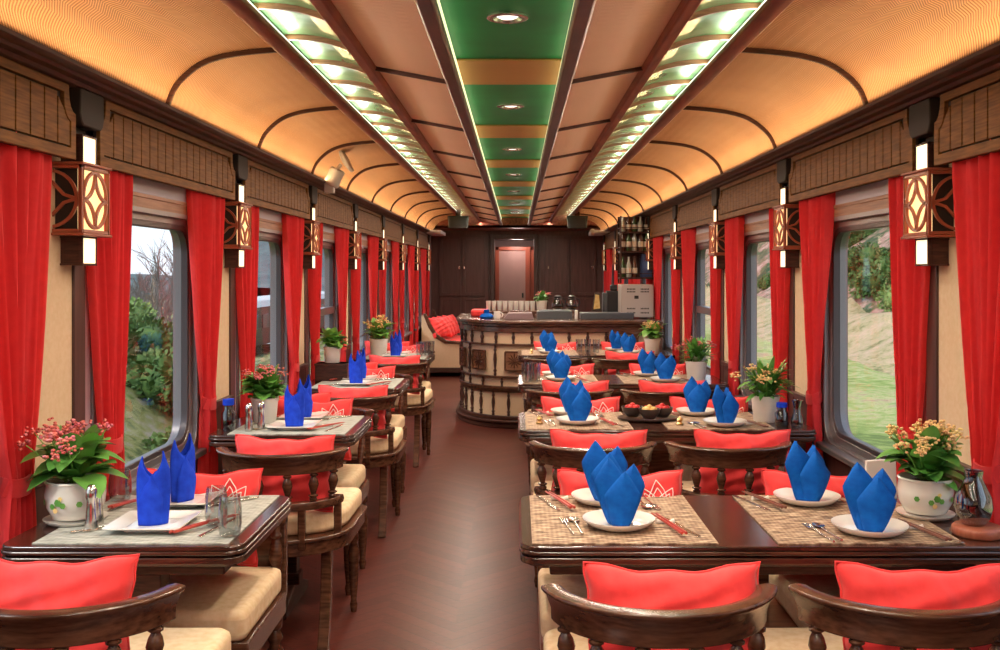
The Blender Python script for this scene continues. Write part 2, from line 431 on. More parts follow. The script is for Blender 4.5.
# walls
wn = 0
for s, nm in ((-1, 'left'), (1, 'right')):
    b = MB(); xo = s*1.46; xi = s*XW
    b.box(xi, xo, Y0, Y1, 0, .68, 1)
    b.box(xi, xo, Y0, Y1, 1.655, 2.04, 0)
    openings = []
    for k in range(-3, NP-1): openings.append((pil(s, k)+.20, pil(s, k+1)-.425))
    y = Y0
    for a, c in openings: b.box(xi, xo, y, a, .68, 1.655, 0); y = c
    b.box(xi, xo, y, Y1, .68, 1.655, 0)
    struct(b.build('wall_'+nm, ['lavender_paint', 'wall_wood']))
    for i, (a, c) in enumerate(openings):
        wn += 1
        f = MB()
        ro, ri = srect(a-.01, c+.01, .67, 1.665, .11), rrect(a+.045, c-.045, WZ0-.02, WZ1+.02, .10)
        f.ring(ro, ri, 'x', s*(XW+.012), s*(XW+.085), 0)
        f.ring(rrect(a-.018, c+.018, .662, 1.668, .11), rrect(a+.01, c-.01, .69, 1.645, .10), 'x', s*(XW-.010), s*(XW+.02), 0)
        f.ring(rrect(a+.03, c-.03, WZ0-.035, WZ1+.035, .105), rrect(a+.06, c-.06, WZ0, WZ1, .095), 'x', s*(XW+.015), s*(XW+.046), 1)
        fo = f.build('window_%d' % wn, ['frame_metal', 'frame_dark'], bevel=.004); struct(fo)
        g = MB().prism(rrect(a+.05, c-.05, WZ0-.01, WZ1+.01, .10), 'x', s*(XW+.038), s*(XW+.041))
        g.build('pane', 'window_glass', fo)
        if i in (5,):
            MB().box(s*(XW+.01), s*(XW+.07), a+.05, c-.05, 1.12, 1.17).box(s*(XW+.01), s*(XW+.07), a+.05, a+.10, WZ0, 1.61).build('mid_rail', 'frame_metal', fo)
        # blind box and head board over the window
        bb = MB(); bb.box(s*(XW-.006), s*XW, a-.06, c+.1, 1.715, 1.83, 0); bb.box(s*(XW-.010), s*XW, a-.06, c+.1, 1.662, 1.714, 1)
        bb.box(s*(XW-.013), s*XW, a-.06, c+.1, 1.700, 1.716, 1)
        bb.build('head_board', ['blind_grey', 'rail_wood'], fo, bevel=.003)
        # sill
        MB().box(s*(XW-.05), s*(XW+.03), a-.04, c+.04, .655, .682).build('window_sill', 'frame_metal', fo, bevel=.006)
tn = 0
def trim(b, mats, bevel=0, **kw):
    global tn; tn += 1
    return struct(b.build('trim_%d' % tn, mats, bevel=bevel, **kw))
for s in (-1, 1):
    # beige upholstered panels on the pillars with dark edge strips
    b = MB()
    for k in range(0, NP):
        p = pil(s, k)
        b.box(s*(XW-.012), s*XW, p-.30, p+.03, .84, 1.95, 0)
        b.box(s*(XW-.020), s*XW, p+.02, p+.10, .68, 1.95, 1)
        b.box(s*(XW-.008), s*XW, p-.35, p-.30, .68, 1.95, 1)
        b.box(s*(XW-.018), s*XW, p-.30, p+.03, .0, .84, 2)
        b.box(s*(XW-.034), s*XW, p-.30, p+.03, .825, .85, 1)
    trim(b, ['beige_panel', 'wall_wood', 'wall_wood'], .003)
    # crown moulding
    sec = [(1.37, 1.974), (1.282, 1.975), (1.274, 1.984), (1.244, 1.984), (1.236, 1.991), (1.216, 1.991), (1.205, 1.997), (1.205, 2.008), (1.232, 2.008), (1.232, 2.001), (1.37, 2.001)]
    trim(MB().prism([(s*x, z) for x, z in sec], 'y', Y0, 15.1), 'dark_wood')
    # brackets under the moulding at each pillar
    for k in range(0, NP):
        p = pil(s, k); b = MB()
        prof = [(-.082, 1.974), (.082, 1.974), (.085, 1.90), (.075, 1.875), (.055, 1.86), (.050, 1.55), (-.050, 1.55), (-.055, 1.86), (-.075, 1.875), (-.085, 1.90)]
        b.prism([(p+a, z) for a, z in prof], 'x', s*1.33, s*1.37)
        b.prism([(p+a, z) for a, z in prof[:4]+[(.06, 1.865), (-.06, 1.865)]+prof[-2:]], 'x', s*1.285, s*1.332)
        trim(b, 'groove_dark', .004)
# ceiling profile
cove = [(1.262, .585), (1.235, .655), (1.19, .708), (1.127, .752), (1.05, .778), (.96, .793), (.86, .802), (.80, .806)]
def smooth(p, m=4):
    out = []
    for i in range(len(p)-1):
        a, b_, c, d = p[max(i-1, 0)], p[i], p[i+1], p[min(i+2, len(p)-1)]
        for j in range(m):
            t = j/m; out.append(tuple(.5*(2*b_[k]+(c[k]-a[k])*t+(2*a[k]-5*b_[k]+4*c[k]-d[k])*t*t+(-a[k]+3*b_[k]-3*c[k]+d[k])*t**3) for k in (0, 1)))
    return out+[p[-1]]
cove = smooth(cove)
panel = [(.52, .765), (.215, .708)]
b = MB()
def strip(b, prof, mi, y0, y1, thick=.012, ny=1):
    up = [(x, z+thick) for x, z in reversed(prof)]
    for s in (-1, 1): b.prism([(cx(s, x), H+z) for x, z in prof+up], 'y', y0, y1, mi)
CY1 = 14.9
for s in (-1, 1):
    n = len(cove)
    vs = [(cx(s, x), y, H+z) for y in (Y0, CY1) for x, z in cove]
    b.add(vs, [(i, i+1, n+i+1, n+i) for i in range(n-1)], 0)
    vs = [(cx(s, x), y, H+z) for y in (Y0, CY1) for x, z in panel]
    b.add(vs, [(0, 1, 3, 2)], 1)
    # recess above the green glass strip
    rec = [(.81, .802), (.81, .88), (.52, .85), (.52, .77)]
    vs = [(cx(s, x), y, H+z) for y in (Y0, CY1) for x, z in rec]
    b.add(vs, [(i, i+1, 5+i, 4+i) for i in range(3)], 2)
    # side of the green coffer
    b.add([(cx(s, .205), Y0, H+.70), (cx(s, .205), Y0, H+.815), (cx(s, .205), CY1, H+.815), (cx(s, .205), CY1, H+.70)], [(0, 1, 2, 3)], 4)
b.add([(-.24, Y0, H+.81), (.18, Y0, H+.81), (.18, CY1, H+.81), (-.24, CY1, H+.81)], [(0, 1, 2, 3)], 3)
# far flat soffit, and the roof shell outside
b.box(-1.37, 1.37, CY1, Y1, H+.66, H+.70, 5)
b.box(-1.37, 1.37, CY1, CY1+.02, H+.66, H+.9, 5)
rf = [(1.46, 2.0), (1.40, 2.20), (1.15, 2.36), (.6, 2.46), (0, 2.48), (-.6, 2.46), (-1.15, 2.36), (-1.40, 2.20), (-1.46, 2.0)]
nn_ = len(rf); b.add([(x, y, z) for y in (Y0, Y1+.1) for x, z in rf], [(i, i+1, nn_+i+1, nn_+i) for i in range(nn_-1)], 4)
struct(b.build('ceiling', ['cove_weave', 'panel_weave', 'green_glass', 'green_lacquer', 'dark_wood', 'beam_wood']))
# cove ribs, thin panel ribs
b = MB()
for k in range(-1, 10):
    y = 3.58 + 1.26*k
    for s in (-1, 1):
        b.sweep([(cx(s, x), y, H+z-.004) for x, z in cove[:27]], [(-.014, -.008), (.014, -.008), (.014, .008), (-.014, .008)], up=Vector((0, 1, 0)))
trim(b, 'dark_wood', .003)
b = MB()
for k in range(-1, 10):
    y = 3.70 + 1.26*k
    for s in (-1, 1):
        b.sweep([(cx(s, x), y, H+z-.003) for x, z in panel], [(-.012, -.007), (.012, -.007), (.012, .007), (-.012, .007)], up=Vector((0, 1, 0)))
trim(b, 'dark_wood', .002)
for s in (-1, 1):
    # outer beam, inner beam of the glass strip, and the coffer beam
    trim(MB().prism([(cx(s, x), H+z) for x, z in [(.838, .808), (.833, .788), (.815, .772), (.785, .772), (.768, .785), (.768, .806)]], 'y', Y0, CY1), 'beam_wood', .004)
    trim(MB().prism([(cx(s, x), H+z) for x, z in [(.545, .80), (.545, .755), (.535, .738), (.50, .738), (.49, .752), (.49, .775)]], 'y', Y0, CY1), 'beam_wood', .004)
    trim(MB().prism([(cx(s, x), H+z) for x, z in [(.237, .73), (.235, .70), (.226, .692), (.190, .692), (.182, .70), (.182, .72), (.205, .72), (.205, .75), (.237, .75)]], 'y', Y0, CY1), 'beam_dark', .003)
# glass strip: pale green panes between thin curved ribs
for s in (-1, 1):
    b = MB()
    arc = [(.80 - .27*t, .850 + .018*math.sin(PI*t) - .055*t) for t in [i/8 for i in range(9)]]
    n = len(arc); ys = [Y0, CY1]
    b.add([(cx(s, x), y, H+z) for y in ys for x, z in arc], [(i, i+1, n+i+1, n+i) for i in range(n-1)], 0)
    for k in range(int((CY1-Y0)/.42)):
        y = 1.9 + .42*(k-5)
        if y < Y0+.1: continue
        b.sweep([(cx(s, x), y, H+z-.010) for x, z in arc], [(-.009, -.008), (.009, -.008), (.009, .008), (-.009, .008)], 1, up=Vector((0, 1, 0)))
    trim(b, ['green_glass', 'rail_wood'])
    trim(MB().box(cx(s, .198), cx(s, .204), Y0, CY1, H+.735, H+.800), 'led_edge')
    trim(MB().box(cx(s, .770), cx(s, .790), Y0, CY1, H+.807, H+.811), 'led_white')
# bands across the green coffer and end piece
b = MB()
for k in range(0, 9):
    y = 2.33 + 1.70*k
    b.box(-.234, .174, y-.24, y+.24, H+.800, H+.809)
trim(b, 'band_weave', .002)

# back wall with cupboard doors and the corridor opening
b = MB(); YB = 15.95
b.box(-1.46, -.42, YB, YB+.1, 0, H+.70); b.box(.33, 1.46, YB, YB+.1, 0, H+.70); b.box(-.42, .33, YB, YB+.1, H+.60, H+.70)
struct(b.build('wall_back', 'panel_wall'))
struct(MB().box(-1.46, 1.46, Y0-.1, Y0, 0, 2.45, 0).box(-1.30, 1.30, Y0, Y0+.02, .9, 1.95, 1).build('wall_front', ['wall_wood', 'beige_panel']))
dn = 0
def wdoor(x0, x1, z0, z1, knob):
    global dn; dn += 1
    b = MB(); b.box(x0+.012, x1-.012, YB-.025, YB, z0, z1)
    b.ring(srect(x0+.012, x1-.012, z0, z1, .01, 1), srect(x0+.06, x1-.06, z0+.05, z1-.05, .01, 1), 'y', YB-.04, YB-.02)
    o = struct(b.build('door_%d' % dn, 'panel_wall', bevel=.004))
    MB().box(knob-.012, knob+.012, YB-.055, YB-.038, (z0+z1)/2-.05+.0, (z0+z1)/2+.0).build('door_handle', 'steel', o, bevel=.003)
wdoor(-1.25, -.88, .05, 1.03, -.92); wdoor(-.88, -.50, .05, 1.03, -.84)
wdoor(-1.25, -.88, 1.05, H+.57, -.92); wdoor(-.88, -.50, 1.05, H+.57, -.84)
wdoor(.42, .84, .05, 1.03, .50); wdoor(.84, 1.27, .05, 1.03, 1.2)
wdoor(.42, .84, 1.05, H+.57, .50); wdoor(.84, 1.27, 1.05, H+.57, 1.2)
b = MB()
for x0, x1 in ((-.42, -.36), (.27, .33)): b.box(x0, x1, YB-.05, YB+.1, 0, H+.56)
b.box(-.42, .33, YB-.05, YB+.1, H+.52, H+.60); b.box(-.46, -.43, YB-.03, YB, 0, H+.60); b.box(.34, .37, YB-.03, YB, 0, H+.60)
trim(b, 'wall_wood', .006)
# corridor beyond the opening
b = MB(); b.box(-.5, .5, YB+1.6, YB+1.65, 0, H+.6, 1); b.box(-.45, -.40, YB+.1, YB+1.6, 0, H+.6, 0); b.box(.35, .40, YB+.1, YB+1.6, 0, H+.6, 0)
b.box(-.5, .5, YB+.1, YB+1.6, -.05, 0, 0); b.box(-.5, .5, YB+.1, YB+1.6, H+.55, H+.6, 0)
struct(b.build('wall_corridor', ['panel_wall', 'door_pink']))
b = MB(); b.box(-.30, .22, YB+.75, YB+.78, 0, H+.36, 0)
b.box(-.36, -.30, YB+.72, YB+.82, 0, H+.42, 1); b.box(.14, .22, YB+.70, YB+.74, 0, H+.40, 1); b.box(.22, .30, YB+.72, YB+.82, 0, H+.42, 1); b.box(-.36, .30, YB+.72, YB+.82, H+.36, H+.42, 1)
dd = struct(b.build('door_9', ['door_pink', 'door_red'], bevel=.004))
MB().box(.08, .11, YB+.72, YB+.75, 1.0, 1.08).build('door_handle', 'black_plastic', dd, bevel=.003)
cl = bpy.data.lights.new('corridor_lamp', 'POINT'); cl.energy = 9; cl.color = (1, .8, .7); cl.shadow_soft_size = .1
co = bpy.data.objects.new('corridor_lamp', cl); col.objects.link(co); co.location = (0, YB+.4, 1.9)

SIDE = {-1: 'narrow', 1: 'wide'}
# ---------------------------------------------------------------- valance boards
def valance(s, y0, y1, k):
    z0, z1 = 1.760, 1.974; nr = .06
    def outline(m):
        a, c, t, u = y0+m, y1-m, z1-m*.8, z0+m
        pts = [(a, u), (c, u), (c, t-nr-.02)]
        for i in range(5):
            q = R(90*i/4); pts.append((c-.045*math.sin(q)*1.0, t-.02-nr+nr*(1-math.cos(q)) if 1 else 0))
        pts.append((c-.045, t)); pts.append((a+.045, t))
        for i in range(4, -1, -1):
            q = R(90*i/4); pts.append((a+.045*math.sin(q), t-.02-nr+nr*(1-math.cos(q))))
        pts.append((a, t-nr-.02))
        return pts
    X = 1.298
    root = empty('window_valance', (s*X, (y0+y1)/2, z0)); off = Vector(root.location)
    b = MB(); mt = Matrix.Translation(-off)
    oo, ii = outline(0), outline(.032)
    b.prism(oo, 'x', s*(X+.012), s*(X+.024), 1, mt)
    tmp = MB(); tmp.ring(oo, ii, 'x', s*X, s*(X+.014), 0); b.add(tmp.v, tmp.f, 0, mt)
    b.build('board', ['valance_wood', 'groove_dark'], root, bevel=.002)
    sl = MB(); n = round((y1-y0-.064)/.078); wd = (y1-y0-.064)/n; ylo = y0+.032; t = z1-.032*.8
    for i in range(n):
        a = ylo+i*wd+.0035; c = ylo+(i+1)*wd-.0035
        za, zc = t, t
        if i == 0: za, zc = t-.075, t-.012
        if i == n-1: za, zc = t-.012, t-.075
        vs = []
        sl.prism([(a, z0+.038), (c, z0+.038), (c, zc-.006), (a, za-.006)], 'x', s*(X+.003), s*(X+.014), 0, mt)
    sl.build('slat_panel', 'valance_wood', root, bevel=.001)
    tag(root, 'slatted wooden valance over the %s window behind the %s tables' % (ORD[k], SIDE[s]), 'valance', 'slatted valances over the windows')
for s in (-1, 1):
    for k in range(-1, NP-1):
        a, c = pil(s, k)+.085, pil(s, k+1)-.085
        valance(s, a, c, k+1)

# ---------------------------------------------------------------- lantern sconces
def sconce_builder(s):
    def f():
        root = empty('wall_lantern'); x0, x1 = -.055, .045   # local +x toward the wall (mirrored by s)
        def sx(v): return s*v
        b = MB()   # box frame of the lantern
        z0, z1, y0, y1 = -.1, .1, -.1, .1; t = .011
        for yy in (y0, y1-t):
            for xx in (x0, x1-t): b.box(sx(xx), sx(xx+t), yy, yy+t, z0, z1)
            for zz in (z0, z1-t): b.box(sx(x0), sx(x1), yy, yy+t, zz, zz+t)
        for xx in (x0, x1-t):
            for zz in (z0, z1-t): b.box(sx(xx), sx(xx+t), y0, y1, zz, zz+t)
        b.box(sx(x0-.006), sx(x1), y0-.006, y1+.006, z1, z1+.008); b.box(sx(x0-.006), sx(x1), y0-.006, y1+.006, z0-.008, z0)
        b.build('lantern_frame', 'lattice_wood', root, bevel=.002)
        # lattice: circle with four petals on the aisle face
        l = MB(); xf = sx(x0+.004)
        def arcpts(cy, cz, r, a0, a1, n=14): return [(xf, cy+r*math.cos(R(a0+(a1-a0)*i/n)), cz+r*math.sin(R(a0+(a1-a0)*i/n))) for i in range(n+1)]
        sec = [(-.0045, -.004), (.0045, -.004), (.0045, .004), (-.0045, .004)]
        l.sweep(arcpts(0, 0, .083, 0, 360, 28), sec, up=Vector((1, 0, 0)))
        for cy in (-.083, .083):
            for cz in (-.083, .083):
                a0 = math.degrees(math.atan2(-cz, -cy))
                l.sweep(arcpts(cy, cz, .083, a0-45, a0+45, 10), sec, up=Vector((1, 0, 0)))
        l.build('lattice', 'lattice_wood', root)
        for yf in (y0+.004, y1-.004):
            l2 = MB(); cx = x1
            pts = [(sx(cx+.083*math.cos(R(a))), yf, .083*math.sin(R(a))) for a in range(100, 261, 10)]
            l2.sweep(pts, sec, up=Vector((0, 1, 0)))
            l2.sweep([(sx(cx-.083), yf, 0), (sx(cx-.045), yf, .012), (sx(cx-.01), yf, .05)], sec, up=Vector((0, 1, 0)))
            l2.sweep([(sx(cx-.083), yf, 0), (sx(cx-.045), yf, -.012), (sx(cx-.01), yf, -.05)], sec, up=Vector((0, 1, 0)))
            l2.build('side_lattice', 'lattice_wood', root)
        d = MB(); d.box(sx(x0+.014), sx(x0+.018), y0+.012, y1-.012, z0+.012, z1-.012); d.build('amber_pane', 'amber_glow', root)
        d = MB(); d.box(sx(x0+.02), sx(x1), y0+.02, y1-.02, z0+.01, z1-.01); d.build('lantern_core', 'groove_dark', root)
        for za, zb in ((.108, .195), (-.195, -.108)):
            h = MB(); e = x0+.02
            h.box(sx(e+.008), sx(x1), -.045, .045, za, zb)
            for yy in (-.05, .043): h.box(sx(e), sx(e+.012), yy, yy+.007, za, zb)
            h.box(sx(e), sx(x1), -.05, .05, za, za+.006); h.box(sx(e), sx(x1), -.05, .05, zb-.006, zb)
            ho = h.build('lamp_box', 'dark_wood', root, bevel=.001)
            q = MB(); q.box(sx(e+.001), sx(e+.007), -.042, .042, za+.006, zb-.006)
            q.build('lamp_pane', 'lamp_glow', ho)
        return root
    return f
for s in (-1, 1):
    for k in range(NP):
        inst('sconce%d' % s, sconce_builder(s), 'lit wooden lantern on the %s pillar behind the %s tables' % (ORD[k], SIDE[s]), 'wall lamp', (s*1.325, pil(s, k)-.01, 1.645), 0, 'lattice lanterns on the pillars')

# ---------------------------------------------------------------- curtains
def curtain(s, yc, wtop, zb, seed, lab, ztie=.86, tie_y=0):
    rnd = random.Random(seed); zt = 1.815; X = 1.336
    root = empty('curtain', (s*X, yc, zb)); n = rnd.choice([5, 6]); ph = rnd.random()*6
    def width(z):
        t = abs(z-ztie)
        if z > ztie: q = min(1, t/.85); return .11 + (wtop-.11)*(q**.85 if q > 0 else 0)
        q = min(1, t/.35); return .11 + (.20-.11)*q**.6
    def fn(u, v):
        z = zt + (zb-zt)*v; w_ = width(z); uu = u-.5
        c = tie_y*(1-min(1, abs(z-ztie)/.8))
        amp = .021*(.45+.55*(w_/wtop)) if z > ztie+.05 else .016
        a = 2*PI*n*u+ph+.5*math.sin(3*v+ph)
        return (s*(-amp*math.sin(a)-.006*math.sin(2.3*a+v*4)), c+uu*w_+.006*math.cos(a), z-zb)
    def fn2(u, v):
        p = fn(u, v); return p
    MB().grid(fn, 84, 40).build('cloth', 'curtain_cloth', root, solid=.003, angle=70)
    # tie band
    if zb < ztie-.05:
        b = MB(); path = [(s*.026*math.cos(R(a)), tie_y+.063*math.sin(R(a)), ztie-zb+.012*math.cos(R(a))) for a in range(0, 360, 20)]
        b.sweep(path, [(-.003, -.024), (.004, -.024), (.006, 0), (.004, .024), (-.003, .024)], closed=True)
        b.build('tieback', 'curtain_cloth', root)
    # rail hooks hidden behind the valance
    MB().box(-.008, .008, -wtop/2-.02, wtop/2+.02, zt-zb+.002, zt-zb+.014).box(-.004, s*.085, -.006, .006, zt-zb+.003, zt-zb+.013).build('curtain_rail', 'steel', root)
    tag(root, lab, 'curtain', 'red tied curtains'); return root
TF = {-1: [2.47, 4.15, 5.81, 7.76], 1: [2.47, 4.28, 6.05, 8.13]}
TD = .58
for s in (-1, 1):
    for k in range(NP):
        p = pil(s, k)
        for side, yc, wt, ty in (('near', p-.385, .40, .02), ('far', p+(  .24 if s < 0 else .185), .31, .02)):
            zb = .36
            for t in TF[s]:
                pass
            curtain(s, yc, wt, zb, k*7+s+(3 if side == 'near' else 0),
                    'red curtain on the %s side of the %s lantern pillar behind the %s tables' % (side, ORD[k], SIDE[s]), ztie=.87 if zb < .7 else .95, tie_y=ty)

# ---------------------------------------------------------------- downlights, speakers, ceiling devices
def downlight():
    b = MB(); b.lathe([(.055, -.012), (.066, -.008), (.066, 0)], 24, cap=False); b.lathe([(.055, -.012), (.046, -.010), (.042, .0)], 24, cap=False)
    o = b.build('downlight', 'steel')
    q = MB(); q.lathe([(.0, -.008), (.025, -.007), (.035, -.002)], 20); q.build('bulb', 'bulb_white', o)
    return o
for k in range(7):
    inst('downlight', downlight, '%s round recessed downlight along the green ceiling strip, counted from the front' % ORD[k].capitalize(), 'ceiling light', (-.03, 3.16+1.69*k, H+.809), 0, 'downlights in the green ceiling strip')
def ceil_speaker():
    b = MB(); b.prism([(-.14, 0), (.14, 0), (.12, -.17), (-.12, -.17)], 'y', -.09, .09)
    o = b.build('ceiling_speaker', 'speaker_dark', bevel=.012)
    g = MB(); g.box(-.105, .105, -.098, -.089, -.15, -.02); g.build('grille', 'black_plastic', o, bevel=.004)
    h = MB(); h.box(-.03, .03, -.03, .03, 0, .10); h.build('bracket', 'dark_wood', o)
    return o
inst('spk', ceil_speaker, 'dark box speaker hanging from the ceiling end, left of the green strip', 'speaker', (-.78, 13.3, H+.745), group='speakers at the ceiling end')
inst('spk', ceil_speaker, 'dark box speaker hanging from the ceiling end, right of the green strip', 'speaker', (.80, 13.3, H+.745), group='speakers at the ceiling end')
root = empty('wall_fan', (-1.19, 6.35, H+.60)); tag(root, 'grey clip-on fan tilted up on the crown moulding beside the orange cove', 'fan')
b = MB(); b.lathe([(.04, -.06), (.05, -.05), (.05, .05), (.04, .06)], 16, mtx=Matrix.Translation((.03, 0, 0)) @ Matrix.Rotation(R(25), 4, 'Y'))
b.box(-.03, .03, -.03, .03, -.10, -.03); b.build('body', 'camera_grey', root, bevel=.004)
b = MB(); mt = Matrix.Translation((.10, 0, .11)) @ Matrix.Rotation(R(62), 4, 'Y')
b.lathe([(.0, -.015), (.03, -.02), (.085, -.005), (.088, .012), (.03, .02), (0, .02)], 18, mtx=mt)
b.tube([(.04, 0, .04), (.075, 0, .085)], .012); b.build('head', 'camera_grey', root)
b = MB(); root = empty('security_camera', (1.02, 13.6, H+.54)); tag(root, 'small grey security camera high beside the bottle rack', 'camera')
MB().lathe([(.03, -.07), (.035, -.06), (.035, .06), (.02, .07)], 14, mtx=Matrix.Rotation(R(75), 4, 'X')).build('body', 'camera_grey', root)
MB().box(-.01, .25, .04, .06, .0, .02).box(-.012, .012, -.01, .05, .0, .03).build('bracket', 'camera_grey', root)
for s, lb in ((-1, 'pale ceiling duct end at the far left corner of the cove'), (1, 'pale ceiling duct end at the far right corner of the cove')):
    b = MB(); b.box(s*1.06, s*1.26, 13.9, 14.85, H+.535, H+.585); tag(b.build('air_duct', 'blind_grey', bevel=.006), lb, 'duct', 'ceiling ducts')

# ================================================================ furniture
def turned(z0, z1, r=.014):
    L = z1-z0
    pr = [(.70, 0), (.95, .03), (.95, .08), (.6, .11), (1.15, .16), (1.15, .19), (.6, .22), (.85, .34), (1.25, .55), (1.0, .70), (.6, .80), (1.05, .84), (1.05, .88), (.65, .91), (.8, 1)]
    return [(r*a, z0+L*t) for a, t in pr]
def arc(a, bq, yc, z, t0, t1, n, sx=1):
    return [(a*math.sin(R(t0+(t1-t0)*i/n)), yc-bq*math.cos(R(t0+(t1-t0)*i/n)), z) for i in range(n+1)]
def chair():
    root = empty('captain_chair')
    # top rail: path runs +x to -x side so that +n points outward
    path = arc(.226, .205, -.15, .722, -80, 80, 26)
    sec = [(-.012, -.036), (.010, -.038), (.011, -.012), (.022, .018), (.033, .028), (.033, .036), (.012, .040), (-.012, .034), (-.012, .01)]
    b = MB(); b.sweep(path, sec); b.build('top_rail', 'chair_wood', root, bevel=.003, angle=50)
    path = arc(.215, .185, -.15, .562, -84, 84, 24)
    b = MB(); b.sweep(path, [(-.016, -.015), (.016, -.015), (.020, 0), (.016, .015), (-.016, .015)]); b.build('lower_rail', 'chair_wood', root, bevel=.002, angle=50)
    for t in (-66, -40, -14, 14, 40, 66):
        x0, y0 = .215*math.sin(R(t)), -.15-.185*math.cos(R(t)); x1, y1 = .224*math.sin(R(t)), -.15-.203*math.cos(R(t))
        sh = Matrix.Identity(4); sh[0][2] = (x1-x0)/.115; sh[1][2] = (y1-y0)/.115
        mt = Matrix.Translation((x0, y0, .578)) @ sh
        MB().lathe(turned(0, .115, .0155), 12, mtx=mt).build('spindle', 'chair_wood', root, angle=60)
    for t in (-78, -28, 28, 78):
        x0, y0 = .215*math.sin(R(t)), -.15-.185*math.cos(R(t))
        MB().box(x0-.014, x0+.014, y0-.012, y0+.012, .40, .555).build('back_post', 'chair_wood', root, bevel=.004)
    # seat frame D-shape
    def dsh(w_, f, bk, n=12):
        p = [(w_, f-.03), (w_-.03, f), (-w_+.03, f), (-w_, f-.03)]
        for i in range(n+1):
            a = R(180+180*i/n); p.append((w_*math.cos(a), -.10+(bk)*math.sin(a)))
        return p
    b = MB(); b.prism(dsh(.25, .235, .235), 'z', .375, .425); b.prism(dsh(.26, .245, .245), 'z', .425, .44); b.build('seat_frame', 'chair_wood', root, bevel=.004)
    b = MB(); b.prism(dsh(.238, .25, .19, 8), 'z', .441, .515); b.build('cushion', 'cream_cloth', root, bevel=.022, seg=4, angle=60)
    for sx in (-1, 1):
        b = MB(); b.lathe([(.012, 0), (.016, .03), (.012, .05), (.018, .12), (.024, .26), (.014, .29), (.024, .31), (.014, .335), (.022, .345), (.022, .38)], 14, (sx*.205, .195, 0)); b.build('leg', 'chair_wood', root, angle=60)
        b = MB(); b.sweep([(sx*(.175+.0*q), -.215-.085*(1-q)**2, .38*q) for q in [i/6 for i in range(7)]][::-1], [(-.017, -.02), (.017, -.02), (.017, .02), (-.017, .02)], up=Vector((1, 0, 0))); b.build('leg', 'chair_wood', root, bevel=.004)
    return root
def stool(wide, high=False):
    def f():
        root = empty('dining_bench'); hw = .24 if not wide else .59
        b = MB(); b.box(-hw, hw, -.22, .22, .36, .43); b.build('seat_frame', 'bench_wood' if wide else 'chair_wood', root, bevel=.005)
        xs = [0] if not wide else [-.355, .36]
        for x in xs:
            MB().prism(rrect(x-.235, x+.235, -.235, .205 if not high else .165, .03, 4), 'z', .431, .515).build('cushion', 'cream_cloth', root, bevel=.022, seg=4, angle=60)
        if high:
            path = [(-x, -y, z) for x, y, z in arc(.236, .16, -.20, .722, -80, 80, 22)]
            MB().sweep(path, [(-.012, -.036), (.010, -.038), (.011, -.012), (.022, .018), (.033, .028), (.033, .036), (.012, .040), (-.012, .034), (-.012, .01)]).build('top_rail', 'chair_wood', root, bevel=.003, angle=50)
            for t in (-62, -31, 0, 31, 62):
                x0, y0 = .215*math.sin(R(t)), .20 if abs(t) > 40 else .21
                x1, y1 = .234*math.sin(R(t)), .20+.158*math.cos(R(t))
                sh = Matrix.Identity(4); sh[0][2] = (x1-x0)/.25; sh[1][2] = (y1-y0)/.25
                MB().lathe(turned(0, .25, .0155), 12, mtx=Matrix.Translation((x0, y0, .435)) @ sh).build('spindle', 'chair_wood', root, angle=60)
        else:
            b = MB(); b.box(-hw, hw, .215, .245, .40, .66); b.box(-hw, hw, .208, .25, .635, .665); b.build('backrest', 'chair_wood', root, bevel=.006)
        for sx in (-1, 1):
            for y in (-.19, .20):
                b = MB(); b.lathe([(.012, 0), (.018, .03), (.013, .05), (.020, .12), (.026, .25), (.015, .27), (.026, .29), (.015, .315), (.024, .325), (.024, .365)], 14, (sx*(hw-.03), y, 0)); b.build('leg', 'chair_wood', root, angle=60)
            if not high: MB().lathe(turned(0, .20, .018), 12, (sx*(hw-.025), .19, .44)).build('spindle', 'chair_wood', root, angle=60)
        return root
    return f
PW, PH, PT = .385, .295, .07
def pil_xz(u, v, w_=PW, h=PH):
    return u*w_/2*(1-.07*(1-v*v))+.002*math.sin(13*v), v*h/2*(1-.16*(1-u*u))+.0035*math.sin(9*u+2*v)*abs(v)
def pil_t(u, v, fs=0):
    e = max(0, (1-u*u))*max(0, (1-v*v))
    return PT*e**.42 + .006*math.sin(9*u+3*v+fs)*e**.5 + .005*math.sin(15*v-6*u+fs)*e**.5 + .004*math.sin(22*u+4*v*v+2*fs)*e**.4*abs(v)
